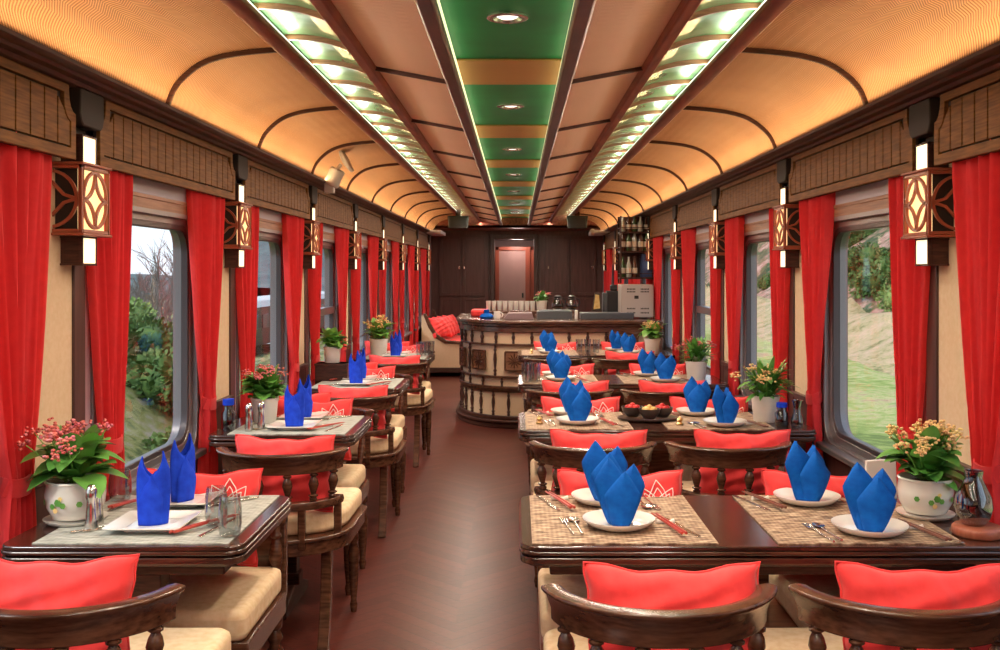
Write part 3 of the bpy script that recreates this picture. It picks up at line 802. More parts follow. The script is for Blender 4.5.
def pillow(embro):
    def f():
        b = MB(); n = 34
        for sg in (-1, 1):
            def fn(a, c, sg=sg):
                u, v = 2*a-1, 2*c-1; x, z = pil_xz(u, v); return (x, sg*pil_t(u, v, sg), z)
            b.grid(fn, n, n)
        o = b.build('cushion_pillow', 'red_cloth', angle=80)
        # corded seam
        pts = [pil_xz(-1+2*i/16, -1) for i in range(16)]+[pil_xz(1, -1+2*i/16) for i in range(16)]+[pil_xz(1-2*i/16, 1) for i in range(16)]+[pil_xz(-1, 1-2*i/16) for i in range(16)]
        q = MB(); q.sweep([(x, 0, z) for x, z in pts], [(.003*math.cos(k*PI/3), .003*math.sin(k*PI/3)) for k in range(6)], up=Vector((0, 1, 0)), closed=True)
        q.build('seam', 'red_cloth', o)
        if embro:
            e = MB()
            def onp(x, z):
                u = x/(PW/2); v = z/(PH/2); u = max(-.97, min(.97, u/(1-.07*(1-v*v)))); v = max(-.97, min(.97, v/(1-.16*(1-u*u))))
                X, Z = pil_xz(u, v); return (X, -pil_t(u, v, -1)-.0015, Z)
            cx, cz = .105, .0
            for scq in (1, .8):
                for a, L, W in ((0, .112, .030), (-28, .108, .026), (28, .100, .026), (-52, .095, .024), (52, .085, .024), (-78, .09, .02), (78, .09, .02), (-100, .06, .016), (100, .06, .016)):
                    L2, W2 = L*scq, W*scq
                    for sg in (-1, 1):
                        pts = []
                        for i in range(9):
                            t = i/8; l = L2*t; ww = sg*W2*math.sin(PI*min(1, t**.8))
                            x = cx+l*math.sin(R(a))+ww*math.cos(R(a)); z = cz+l*math.cos(R(a))-ww*math.sin(R(a)); pts.append(onp(x, z))
                        e.tube(pts, 0.0014, 4, up=Vector((0, 1, 0)))
            for k in range(3):
                e.tube([onp(cx-.07+.14*i/8, cz-.03-.012*k+.008*math.sin(i*1.3+k)) for i in range(9)], 0.0014, 4, up=Vector((0, 1, 0)))
            e.build('lotus_embroidery', 'white_thread', o)
        return o
    return f
def table(wide, X0, X1, peds):
    def f():
        root = empty('dining_table'); w_ = X1-X0; hw = w_/2
        b = MB(); r = .05
        def lay(m, za, zb): b.prism(rrect(-hw+m, hw-m, m, TD-m, r-min(m, .03), 6), 'z', za, zb)
        lay(.004, .738, .75); lay(0, .728, .738); lay(.010, .722, .728); lay(.003, .704, .722); lay(.02, .696, .704)
        b.build('table_top', 'table_wood', root, bevel=.003)
        MB().box(-hw+.08, hw-.08, .12, TD-.12, .645, .697).build('apron', 'dark_wood', root, bevel=.004)
        for px in peds:
            b = MB(); b.box(px-.042, px+.042, .135, .200, .09, .645); b.box(px-.055, px+.055, .128, .207, .09, .14)
            b.box(px-.06, px+.06, .128, .207, .60, .645); b.build('pedestal', 'dark_wood', root, bevel=.005)
            b = MB(); b.prism([(-.22, 0), (.22, 0), (.22, .035), (.07, .09), (-.07, .09), (-.22, .035)], 'x', px-.04, px+.04, 0, Matrix.Translation((0, .168, 0))); b.build('foot', 'dark_wood', root, bevel=.005)
        return root
    return f
XL0, XL1 = -1.295, -.678
XR0, XR1 = .005, 1.295
def placemat(w_, d, m):
    def f(): return MB().box(-w_/2, w_/2, -d/2, d/2, 0, .003).build('placemat', m)
    return f
def round_plate():
    b = MB(); b.lathe([(.0, .006), (.055, .006), (.075, .012), (.092, .024), (.096, .025), (.096, .022), (.080, .008), (.058, 0), (.0, 0)], 36)
    return b.build('dinner_plate', 'porcelain', angle=60)
def square_plate():
    b = MB(); b.prism(rrect(-.06, .06, -.06, .06, .012, 3), 'z', 0, .008)
    n = len(rrect(-.1, .1, -.1, .1, .012, 3)); A = rrect(-.06, .06, -.06, .06, .012, 3); B = rrect(-.10, .10, -.10, .10, .012, 3)
    vs = [(x, y, .004) for x, y in A]+[(x, y, .016) for x, y in B]+[(x, y, .020) for x, y in B]+[(x*.95, y*.95, .009) for x, y in A]
    fs = []
    for l in range(3): fs += [(l*n+i, l*n+(i+1) % n, (l+1)*n+(i+1) % n, (l+1)*n+i) for i in range(n)]
    b.add(vs, fs); return b.build('square_plate', 'porcelain', bevel=.001)
def napkin(style, m):
    def f():
        b = MB(); ns_ = 48
        hb = .165
        def fn(u, v):
            th = 2*PI*u; c, s_ = math.cos(th), math.sin(th)
            top = (.070 + .030*(abs(c)**1.3)) if style else (.122+.052*(abs(c)**1.6))
            if c < 0: top *= (1.0 if style else .93)
            z = top*v
            wx = .020+.016*min(1, z/.10) if style else .038+.006*math.sin(PI*z/.17)
            wy = (.016 if style else .026)*(1-.45*v)
            # tips drawn together towards their centre line
            k = 1-.35*max(0, (z-.11)/.06) if style else 1-.30*max(0, (z-.13)/.04)
            return (wx*c*k*(1.05 if style else 1), wy*s_*(1 if abs(c) < .7 else .8), z)
        b.grid(fn, ns_, 12, wrap=True)
        o = b.build('folded_napkin', m, solid=.0035, angle=60)
        # front diamond fold
        q = MB()
        def leaf(cx, wdt, top, yoff, lean, pk=.56, bot=.42, bend=.014):
            def g(u, v):
                uu = 2*u-1; z = top*v
                prof = bot+(1-bot)*(v/pk)**.8 if v < pk else (1-((v-pk)/(1-pk))**1.15)
                x = cx+uu*wdt*prof + lean*v
                return (x, yoff-bend*(1-abs(uu)**1.4)-.012*math.sin(PI*v)+.012*v, z)
            q.grid(g, 8, 14)
        if style: leaf(.006, .042, .158, -.016, .010); leaf(-.008, .040, .190, .010, -.016, .62); leaf(.012, .034, .172, .020, .020, .66)
        else: leaf(-.006, .034, .120, -.018, .004, .5, .9, .010)
        q.build('fold', m, o, solid=.003, angle=50)
        return o
    return f
def fork():
    b = MB(); b.tube([(0, -.09, .004), (0, -.03, .003), (0, .03, .004), (0, .045, .004)], [.0035, .0022, .002, .006], 8)
    b.box(-.009, .009, .043, .055, .002, .0045)
    for k in range(4): b.box(-.009+k*.0052, -.009+k*.0052+.0026, .055, .09, .002, .0045)
    return b.build('fork', 'steel', bevel=.0005)
def spoon():
    b = MB(); b.tube([(0, -.085, .004), (0, -.02, .003), (0, .04, .004)], [.0038, .002, .0025], 8)
    b.grid(lambda u, v: (.0155*math.cos(2*PI*u)*math.sin(PI*v/2), .062+.025*math.sin(2*PI*u)*math.sin(PI*v/2), .002+.004*math.sin(PI*v/2)), 16, 5, wrap=True)
    return b.build('spoon', 'steel')
def knife():
    b = MB(); b.prism([(-.005, -.10), (.005, -.10), (.0045, -.01), (.007, .0), (.008, .07), (.002, .10), (-.004, .10), (-.005, 0)], 'z', .001, .0035)
    return b.build('table_knife', 'steel', bevel=.0006)
def chopstick(m):
    def f():
        b = MB(); b.tube([(0, -.11, .005), (0, 0, .005), (0, .11, .004)], [.004, .0034, .002], 6); return b.build('chopstick', m)
    return f
def chop_rest():
    b = MB(); b.tube([(-.025, 0, .006), (-.012, 0, .004), (.012, 0, .004), (.025, 0, .006)], [.007, .0045, .0045, .007], 8); return b.build('chopstick_rest', 'porcelain')
def tumbler():
    b = MB(); b.lathe([(.0, .001), (.022, .001), (.026, .006), (.030, .035), (.029, .075), (.025, .105), (.0235, .105), (.0275, .075), (.0285, .035), (.024, .009), (0, .008)], 24)
    return b.build('water_glass', 'clear_glass', angle=60)
def straight_glass():
    b = MB(); b.lathe([(.0, .001), (.024, .001), (.031, .115), (.029, .115), (.0225, .010), (0, .010)], 20); return b.build('tall_glass', 'clear_glass', angle=60)
def shaker():
    b = MB(); b.lathe([(.0, 0), (.016, 0), (.017, .01), (.013, .055), (.012, .08), (.015, .085), (.015, .105), (.008, .118), (.0, .120)], 16); return b.build('pepper_shaker', 'steel', angle=50)
def leafmesh(b, base, d, L, W, droop, mi=0):
    d = Vector(d).normalized(); side = d.cross(Vector((0, 0, 1)))
    if side.length < .1: side = Vector((1, 0, 0))
    side.normalize(); up = side.cross(d); base = Vector(base)
    def g(u, v):
        uu = 2*u-1; wv = W*math.sin(PI*min(1, .08+.92*v))**.75
        p = base+d*(L*v)+side*(uu*wv)+up*(abs(uu)*wv*.25)-Vector((0, 0, 1))*(droop*L*v*v); return tuple(p)
    b.grid(g, 4, 6, mi)
def plant(seed, potkind, nl, spread, ht, lmat, fmat, nf, narrow=False, wild=0):
    def f():
        rnd = random.Random(seed); root = empty('potted_plant'); pb = MB()
        if potkind == 'round':
            pr = [(.035, .012), (.055, .016), (.070, .045), (.074, .075), (.070, .100), (.074, .108), (.070, .112), (.064, .106), (.066, .09), (.02, .088), (0, .088)]; rim = .105
            MB().lathe([(0, 0), (.062, 0), (.076, .010), (.078, .014), (.070, .012), (0, .010)], 32).build('saucer', 'porcelain', root, angle=60)
        else:
            pr = [(.045, 0), (.048, .004), (.056, .09), (.060, .10), (.060, .108), (.054, .108), (.052, .095), (.02, .094), (0, .094)]; rim = .10
        pb.lathe([(0, pr[0][1])]+pr, 32); po = pb.build('pot', 'porcelain' if potkind == 'round' else 'old_white', root, angle=60)
        if potkind == 'round':
            dd = MB(); rr = .0745
            for a0, z, q in ((-100, .065, .010), (-112, .055, .008), (-90, .058, .008), (-105, .045, .007), (-95, .075, .006), (-60, .06, .008), (-140, .062, .008)):
                a = R(a0); c = Vector((rr*math.cos(a), rr*math.sin(a), z)); n_ = Vector((math.cos(a), math.sin(a), 0)); t_ = Vector((-math.sin(a), math.cos(a), 0))
                pts = [tuple(c+n_*.001+t_*(q*math.cos(2*PI*i/6))+Vector((0, 0, q*math.sin(2*PI*i/6)))) for i in range(6)]
                dd.add(pts, [tuple(range(6))], 0 if q > .0075 else 1)
            dd.build('painted_motif', ['leaf', 'petal_yellow'], po)
        lb = MB(); fb = MB(); st = MB()
        lb.lathe([(0, rim-.016), (.055, rim-.016), (.05, rim-.008), (0, rim-.004)], 12, mi=1)
        for i in range(nl):
            a = rnd.random()*2*PI; el = rnd.uniform(.05, 1.35); rr = rnd.uniform(0, .04)
            L = rnd.uniform(.5, 1.0)*spread*(.9 if el < .7 else .8); W = L*(.12 if narrow else rnd.uniform(.30, .40))
            h0 = rim+rnd.uniform(0, ht*.55)
            leafmesh(lb, (rr*math.cos(a), rr*math.sin(a), h0), (math.cos(a)*math.cos(el), math.sin(a)*math.cos(el), math.sin(el)), L, W, rnd.uniform(.1, .5) if el < .9 else .1)
        for i in range(nf):
            a = rnd.random()*2*PI; rr = rnd.uniform(.01, spread*.95); z = rim+ht*rnd.uniform(.75, 1.05)-rr*.35
            c = Vector((rr*math.cos(a), rr*math.sin(a), z))
            st.tube([(c.x*.2, c.y*.2, rim), (c.x*.6, c.y*.6, rim+(z-rim)*.6), tuple(c)], .0016, 5)
            for j in range(16):
                p = c+Vector((rnd.gauss(0, .011), rnd.gauss(0, .011), rnd.gauss(0, .007)+.004)); q = rnd.uniform(.004, .0065)
                fb.ball(tuple(p), q, 5, 4, mi=rnd.choice([0, 0, 1]), sc=(1, 1, .7))
        lo = lb.build('leaves', [lmat, 'soil'], root, angle=60); lo['kind'] = 'stuff'
        st.build('stems', 'leaf_light', root)
        if nf: fo = fb.build('blossoms', fmat, root, angle=60); fo['kind'] = 'stuff'
        return root
    return f
def seatname(s, i, j, n):        # i table index, j 0 near side 1 far side, n seat 0 aisle 1 window
    sd = 'near' if j == 0 else 'far'
    if s == -1: return 'on the %s side of the %s narrow table' % (sd, ORD[i])
    return '%s %s seat, %s wide table' % (sd, 'aisle' if n == 0 else 'window', ORD[i])

inst_n = 0
rnd = random.Random(3)
TZ = .75
for s in (-1, 1):
    for i, T in enumerate(TF[s]):
        wd = SIDE[s]
        if s < 0: inst('tableL', table(False, XL0, XL1, [0]), '%s narrow dark wooden table, counted from the front' % ORD[i].capitalize(), 'table', ((XL0+XL1)/2, T, 0), 0, 'narrow tables along one wall')
        else: inst('tableR', table(True, XR0, XR1, [-.345, .30]), '%s wide dark wooden table, counted from the front' % ORD[i].capitalize(), 'table', ((XR0+XR1)/2, T, 0), 0, 'wide tables along the other wall')
        seats = [-.955] if s < 0 else [.27, .885]
        cx_ = [-.965 if i == 0 else -.905] if s < 0 else [.305, .835]
        for n in range(len(seats)):
            # chairs with their backs to the viewer
            jit = rnd.uniform(-.02, .02); rz = rnd.uniform(-.04, .04) if i else 0
            cl_ = seatname(s, i, 0, n)
            if s < 0 and i == 1: cx_[0] = -.895
            inst('chair', chair, 'dark wooden captain chair, %s' % cl_, 'chair', (cx_[n], T-.13, 0), rz, 'captain chairs')
            px = cx_[n]+(.025 if s > 0 else (-.045 if i == 0 else 0.0))+jit*.5
            if not (s > 0 and i == 3 and n == 0): inst('pillow_plain', pillow(False), 'plain red pillow on the captain chair, %s' % cl_, 'pillow', (px+(.03 if n else 0), T-.315, .655+.004*i+(.018 if s < 0 and i == 0 else 0)), rz+jit, 'plain red pillows', rx=R(-9))
        # far side seats
        if s > 0:
            inst('benchR', stool(True), 'wide wooden bench with two cream cushions at the %s wide table' % ORD[i], 'bench', (.655, T+.45, 0), 0, 'two-seat benches')
            for n, x in ((0, .325), (1, .93)):
                inst('pillow_lotus', pillow(True), 'red pillow with white lotus embroidery, %s' % seatname(s, i, 1, n), 'pillow', (x+rnd.uniform(-.015, .015), T+.575, .680), 0, 'lotus pillows', rx=R(-13))
        else:
            if i == 0: inst('benchL', stool(False), 'small wooden bench with cream cushion on the far side of the first narrow table', 'bench', (-.965, T+.45, 0), 0)
            else: inst('benchH', stool(False, True), 'cream-cushioned wooden seat with spindle back, %s' % seatname(s, i, 1, 0), 'chair', (-.955, T+.47, 0), 0, 'spindle-backed seats facing the viewer')
            inst('pillow_lotus', pillow(True), 'red pillow with white lotus embroidery, %s' % seatname(s, i, 1, 0), 'pillow', (-.975, T+(.575 if i == 0 else .600)  , .685), 0, 'lotus pillows', rx=R(-13))
            if i > 0: inst('pillow_plain', pillow(False), 'plain red pillow behind the lotus pillow, %s' % seatname(s, i, 1, 0), 'pillow', (-1.10, T+.715, .70), 0, 'plain red pillows', rx=R(-8))
        # placemats
        for n, x in enumerate(seats):
            for j in (0, 1):
                y = T+(.157 if j == 0 else .428)
                if s > 0: inst('matR', placemat(.465, .268, 'placemat_tan'), 'tan woven placemat, %s' % seatname(s, i, j, n), 'placemat', (x, y, TZ+.0005), 0, 'tan placemats')
                else: inst('matL', placemat(.49, .268, 'placemat_glare'), 'woven placemat with painted grey glare %s' % seatname(s, i, j, n), 'placemat', (-.965, y, TZ+.0005), 0, 'placemats with painted grey glare')
                z = TZ+.004; yp = T+(.185 if j == 0 else .462); xp = x+(0 if j == 0 else -.015)+(.03 if (n == 1 and j == 0) else 0)-(.02 if (n == 1 and j == 1) else 0)
                if n == 1 and j == 0: yp = T+.125
                if s > 0:
                    inst('plate', round_plate, 'round white plate under a napkin, %s' % seatname(s, i, j, n), 'plate', (xp, yp, z), 0, 'round white plates')
                    inst('napkinR', napkin(1, 'blue_cloth'), 'blue folded napkin standing on the plate, %s' % seatname(s, i, j, n), 'napkin', (xp, yp, z+.0065), rnd.choice([-.5, .2, .5, -.2])+(.0), 'folded napkins', scale=(1.16, 1.1, .90))
                else:
                    inst('platesq', square_plate, 'square white plate under a napkin %s' % seatname(s, i, j, n), 'plate', (xp-.01, yp, z), 0, 'square white plates')
                    inst('napkinL', napkin(0, 'indigo_cloth' if i == 0 else 'blue_cloth'), 'blue folded napkin standing on the plate %s' % seatname(s, i, j, n), 'napkin', (xp-.01, yp, z+.009), (.15 if j == 0 else 1.0), 'folded napkins', scale=(.95, .95, 1.1))
                # cutlery
                sgn = 1 if j == 0 else -1
                q = seatname(s, i, j, n)
                if i <= 2:
                    inst('fork', fork, 'steel fork on the placemat, %s' % q, 'fork', (xp-sgn*.135, yp-.01, z), .12+(PI if j else 0)+(-.9 if s < 0 else 0), 'forks')
                    inst('spoon', spoon, 'steel spoon on the placemat, %s' % q, 'spoon', (xp-sgn*.110, yp-.005, z), .10+(PI if j else 0)-(.9 if s < 0 else 0), 'spoons')
                    cm = 'red_lacquer' if n == 0 else 'brown_lacquer'
                    for dx in (0, .011):
                        inst('chop'+cm, chopstick(cm), '%s %s chopstick, %s' % ('left' if dx == 0 else 'right', 'red' if n == 0 else 'brown', q), 'chopstick', (xp+sgn*(.125+dx), yp-.01, z+.008), (.22 if j == 0 else .30) - (.75 if s < 0 else 0), 'chopsticks', rx=0)
                    inst('rest', chop_rest, 'white porcelain chopstick rest, %s' % q, 'chopstick rest', (xp+sgn*.128, yp+.035, z), .1, 'chopstick rests')
                    inst('knife', knife, 'steel knife on the placemat, %s' % q, 'knife', (xp+sgn*.165, yp-.01, z), .30+(PI if j else 0)-(.5 if s < 0 else 0), 'knives')

# plants
flow_r = ['petal_red', 'petal_pink']; flow_y = ['petal_yellow', 'petal_yellow']
inst('p1', plant(1, 'round', 95, .125, .16, 'leaf', flow_r, 20), 'red-flowering plant in white pot on the first narrow table', 'plant', (-1.20, 2.72, TZ), .0, scale=1.06)
inst('p2', plant(2, 'round', 90, .125, .16, 'leaf', flow_y, 24), 'yellow-flowering plant in white pot on the first wide table', 'plant', (1.135, 2.78, TZ), .2)
inst('p3', plant(3, 'cone', 100, .115, .15, 'leaf', flow_r, 14), 'pink-flowering plant in white pot on the second narrow table', 'plant', (-1.14, 4.52, TZ), .0, scale=1.05)
inst('p4', plant(4, 'cone', 150, .15, .15, 'leaf', flow_y, 10, True), 'spiky green plant in white pot on the second wide table', 'plant', (1.13, 4.55, TZ), .0, scale=1.1)
root = inst('box3', lambda: MB().box(-.10, .10, -.07, .07, 0, .11).box(-.105, .105, -.075, .075, .098, .11).build('wooden_box', 'dark_wood', bevel=.004), 'dark wooden box under the leafy plant on the third narrow table', 'box', (-1.155, 6.28, TZ))
inst('p5', plant(5, 'cone', 120, .12, .12, 'leaf_light', flow_y, 0), 'light green plant in white pot on a dark box', 'plant', (-1.16, 6.28, TZ+.111), 0, scale=.95)
inst('p6', plant(6, 'cone', 130, .13, .13, 'leaf', flow_r, 10, True), 'plant in white pot on the third wide table', 'plant', (1.12, 6.25, TZ), 0, scale=1.15)
inst('p7', plant(7, 'cone', 100, .11, .14, 'leaf_light', flow_y, 12), 'light green flowering plant in white pot on the fourth narrow table', 'plant', (-1.12, 8.1, TZ), 0, scale=1.3)
inst('p8', plant(8, 'cone', 90, .12, .13, 'leaf_light', flow_y, 14), 'yellow-flowering plant in white pot on the fourth wide table', 'plant', (1.13, 8.35, TZ), 0, scale=1.15)

# first narrow table extras
inst('tumbler', tumbler, 'clear water glass near the rounded corner of the first narrow table', 'glass', (-.735, 2.56, TZ+.004), 0, 'water glasses')
inst('tumbler', tumbler, 'clear water glass just behind the one at the rounded corner', 'glass', (-.80, 2.66, TZ+.004), 0, 'water glasses')
inst('tumbler', tumbler, 'clear water glass beside the red-flowering plant', 'glass', (-1.175, 2.96, TZ+.004), 0, 'water glasses', scale=(1.1, 1.1, .85))
inst('shaker', shaker, 'steel shaker beside the red-flowering plant, closer to the viewer', 'shaker', (-1.115, 2.62, TZ+.004), 0, 'steel shakers')
inst('shaker', shaker, 'steel shaker beside the red-flowering plant, closer to the window', 'shaker', (-1.125, 2.68, TZ+.004), 0, 'steel shakers')
# carafe on coaster
inst('coaster', lambda: MB().lathe([(0, 0), (.058, 0), (.062, .004), (.062, .020), (.058, .025), (0, .025)], 32).build('round_coaster', 'coaster_wood', angle=60), 'round reddish wooden coaster under the smoky carafe', 'coaster', (1.19, 2.585, TZ))
inst('carafe', lambda: MB().lathe([(0, .001), (.028, .001), (.040, .018), (.047, .045), (.043, .075), (.028, .105), (.021, .122), (.024, .140), (.0225, .140), (.0195, .122), (.026, .105), (.041, .075), (.045, .045), (.038, .020), (0, .006)], 32).build('glass_carafe', 'smoky_glass', angle=60), 'smoky glass carafe on the round wooden coaster', 'carafe', (1.185, 2.595, TZ+.025))
inst('wcard', lambda: MB().prism([(-.05, 0), (.05, 0), (.045, .12), (-.05, .118)], 'y', 0, .012).build('menu_card', 'porcelain', bevel=.003), 'white menu card standing behind the plate of the first wide table', 'card', (1.09, 2.985, TZ), .15)
# second table jars and black bottle
def jar():
    b = MB(); b.lathe([(0, 0), (.026, 0), (.030, .01), (.030, .06), (.022, .07), (.022, .085), (0, .085)], 20); o = b.build('sauce_jar', 'dark_glass', angle=60)
    MB().lathe([(0, .086), (.024, .086), (.024, .105), (0, .107)], 16).build('lid', 'indigo_cloth', o, angle=60); return o
inst('jar', jar, 'dark sauce jar beside the plant on the second wide table', 'jar', (1.165, 4.40, TZ), 0, 'sauce jars')
inst('jar', jar, 'dark sauce jar beside the plant on the second narrow table', 'jar', (-1.235, 4.28, TZ), 0, 'sauce jars', scale=(1, 1, 1.3))
inst('pitcher', lambda: MB().lathe([(0, .001), (.025, .001), (.03, .03), (.018, .07), (.016, .09), (.024, .12), (.022, .12), (.014, .09), (.0165, .07), (.027, .03), (0, .006)], 24).build('glass_pitcher', 'smoky_glass', angle=60), 'small waisted glass pitcher beside the sauce jar', 'pitcher', (1.225, 4.37, TZ))
for (x, y, t) in ((-1.10, 4.30, 'nearer the aisle'), (-1.14, 4.25, 'nearer the window')):
    inst('shaker', shaker, 'steel shaker on the second narrow table, %s' % t, 'shaker', (x, y, TZ+.004), 0, 'steel shakers')
# dark bowls with food in the middle of the second wide table
inst('tray', lambda: MB().lathe([(0, 0), (.085, 0), (.10, .008), (.10, .012), (.085, .006), (0, .005)], 28, ex=1.4).build('oval_tray', 'stoneware', angle=60), 'oval dark tray holding bowls, middle of the second wide table', 'tray', (.60, 4.58, TZ+.004))
def bowl(m, food):
    def f():
        o = MB().lathe([(0, 0), (.025, 0), (.045, .025), (.050, .045), (.047, .045), (.04, .025), (0, .015)], 24).build('small_bowl', m, angle=60)
        b = MB(); r_ = random.Random(1)
        for k in range(7):
            a = k*2*PI/6; rr = .022 if k < 6 else 0; b.ball((rr*math.cos(a), rr*math.sin(a), .04+(.01 if k == 6 else 0)), .014, 8, 5)
        fo = b.build('food', food, o); fo['kind'] = 'stuff'; return o
    return f
inst('bowlA', bowl('stoneware', 'tomato'), 'dark bowl heaped with red fruit, rear of the oval tray', 'bowl', (.53, 4.60, TZ+.0165), 0, 'dark bowls on the tray')
inst('bowlB', bowl('stoneware', 'tomato'), 'dark bowl with red slices at the window end of the oval tray', 'bowl', (.665, 4.58, TZ+.0165), 0, 'dark bowls on the tray')
inst('bowlC', bowl('stoneware', 'gold_food'), 'dark bowl of golden snacks at the front of the oval tray', 'bowl', (.60, 4.53, TZ+.0165), 0, 'dark bowls on the tray')
# gold ornaments on tables 2
def trinket():
    b = MB(); b.lathe([(0, 0), (.014, 0), (.018, .006), (.008, .014), (.014, .024), (.006, .034), (0, .038)], 12); return b.build('salt_cellar', 'brass', angle=60)
for (x, y, t) in ((.10, 4.45, 'second wide table, aisle end'), (.72, 4.42, 'second wide table, middle'), (.12, 8.3, 'fourth wide table, aisle end'), (.10, 6.25, 'third wide table, aisle end')):
    inst('trinket', trinket, 'small brass salt cellar on the %s' % t, 'salt cellar', (x, y, TZ+.004), 0, 'brass salt cellars')
for k, (x, y, t) in enumerate(((.055, 6.12, 'front one'), (.075, 6.20, 'second one'), (.105, 6.13, 'third one'), (.12, 6.22, 'rear one'))):
    inst('tall_glass', straight_glass, 'tall clear glass at the aisle end of the third wide table, %s' % t, 'glass', (x, y, TZ+.004), 0, 'tall glasses')
for k, (x, y, t) in enumerate(((.52, 8.35, 'first'), (.59, 8.37, 'second'), (.66, 8.33, 'third'))):
    inst('tall_glass', straight_glass, '%s tall clear glass in the middle of the fourth wide table' % t.capitalize(), 'glass', (x, y, TZ+.004), 0, 'tall glasses')
for k, (x, y, t) in enumerate(((-.78, 8.0, 'first'), (-.72, 8.02, 'second'), (-.76, 8.1, 'third'), (-.70, 8.13, 'fourth'))):
    inst('tall_glass', straight_glass, '%s tall clear glass at the aisle end of the fourth narrow table' % t.capitalize(), 'glass', (x, y, TZ+.004), 0, 'tall glasses')

# ================================================================ sofa at the far end
root = empty('bench_sofa', (-.98, 13.6, 0)); tag(root, 'cane-sided bench sofa with a scrolled dark wood end', 'sofa')
ox, oy = .98, 0
prof = [(-1.28, .86), (-1.24, .87), (-1.17, .72), (-1.08, .58), (-.96, .50), (-.62, .475), (-.60, .44), (-.98, .455), (-1.11, .53), (-1.21, .68)]
MB().prism([(x+ox, z) for x, z in prof], 'y', 0, .05).prism([(x+ox, z) for x, z in prof], 'y', 1.35, 1.40).build('end_scroll', 'chair_wood', root, bevel=.006)
b = MB(); b.prism([(x+ox, z) for x, z in [(-1.30, .12), (-.64, .12), (-.64, .44), (-.97, .455), (-1.10, .53), (-1.20, .68), (-1.27, .84), (-1.30, .84)]], 'y', .012, .03); b.build('cane_panel', 'cane', root)
b = MB(); b.box(-1.32+ox, -.60+ox, -.005, 1.4, .06, .13); b.box(-.66+ox, -.60+ox, 0, .06, .06, .46); b.box(-.66+ox, -.60+ox, 1.34, 1.4, .06, .46); b.box(-1.32+ox, -.62+ox, .04, 1.36, .36, .40)
b.build('sofa_frame', 'dark_wood', root, bevel=.006)
MB().box(-.62+ox, -.605+ox, .06, 1.34, .13, .42).build('front_cane', 'cane', root)
b = MB(); b.box(-1.20+ox, -.61+ox, .06, 1.34, .40, .485); b.build('seat_cushion', 'red_cloth', root, bevel=.02, seg=3)
for k in range(2): MB().box(-1.28+ox, -1.24+ox, .05, 1.35, .45+.2*k, .60+.2*k).build('back_slat', 'dark_wood', root, bevel=.004)
for k, (x, y, q) in enumerate(((-1.06, 13.78, 'front'), (-1.03, 14.05, 'second'), (-1.0, 14.32, 'third'), (-.96, 14.62, 'rear'))):
    inst('pillow_plain', pillow(False), 'plain red pillow on the bench sofa, %s one' % q, 'pillow', (x, y, .665), R(55+6*k), 'plain red pillows', rx=R(-24), scale=1.05)

# ================================================================ bar counter
def bar_path(off=0, n=14):
    # outline of the counter front, from the rear of the rounded aisle end to the window wall
    cx, cy, ax, ay = .02, 9.95, .57+off, .80+off
    pts = [(cx-ax, 10.75), (cx-ax, 10.35)]
    for i in range(n+1):
        a = R(180+90*i/n); pts.append((cx+ax*math.cos(a), cy+ay*math.sin(a)))
    pts.append((.6, cy-ay)); pts.append((1.33, cy-ay)); return pts
def bar_at(t, off=0):
    p = bar_path(off, 40); L = [0]
    for i in range(1, len(p)): L.append(L[-1]+math.dist(p[i], p[i-1]))
    d = t
    for i in range(1, len(p)):
        if d <= L[i]:
            q = (d-L[i-1])/(L[i]-L[i-1]); x = p[i-1][0]+q*(p[i][0]-p[i-1][0]); y = p[i-1][1]+q*(p[i][1]-p[i-1][1])
            tx, ty = p[i][0]-p[i-1][0], p[i][1]-p[i-1][1]; return x, y, math.atan2(ty, tx)
    return p[-1][0], p[-1][1], 0
def closed_outline(off): return bar_path(off, 24)+[(1.33, 10.75)]
root = empty('bar_counter', (0, 9.5, 0)); tag(root, 'curved bar counter faced in cane panels with dark turned balusters', 'bar counter')
mt = Matrix.Translation((0, -9.5, 0))
b = MB(); b.prism(closed_outline(-.015), 'z', .08, .93, 0, mt); b.build('cane_front', 'cane', root, angle=60)
b = MB(); b.prism(closed_outline(.05), 'z', .955, .985, 0, mt); b.prism(closed_outline(.03), 'z', .93, .955, 0, mt); b.prism(closed_outline(.012), 'z', .875, .93, 0, mt); b.build('counter_top', 'chair_wood', root, bevel=.006, angle=60)
b = MB(); b.prism(closed_outline(.035), 'z', 0, .05, 0, mt); b.prism(closed_outline(.055), 'z', .05, .075, 0, mt); b.prism(closed_outline(.02), 'z', .075, .11, 0, mt); b.build('plinth', 'dark_wood', root, bevel=.006, angle=60)
b = MB()
for z0, z1, o in ((.752, .772, .010), (.455, .475, .012), (.352, .382, .022), (.325, .352, .008)): b.prism(closed_outline(o), 'z', z0, z1, 0, mt)
b.build('moulding', 'chair_wood', root, bevel=.003, angle=60)
TOT = 3.25
cnt = 0
for tier, (za, zb, st, o0) in enumerate(((.11, .325, .155, .0), (.382, .455, .22, .1), (.475, .752, .38, .05), (.772, .875, .17, .05))):
    t = .08+o0
    while t < TOT:
        x, y, a = bar_at(t)
        if x > 1.30: break
        if not (tier >= 2 and x > .82) and y < 10.5:
            MB().lathe(turned(za, zb, .014 if tier != 1 else .012), 8, (x, y, 0), mtx=mt).build('baluster', 'dark_wood', root, angle=60)
        t += st
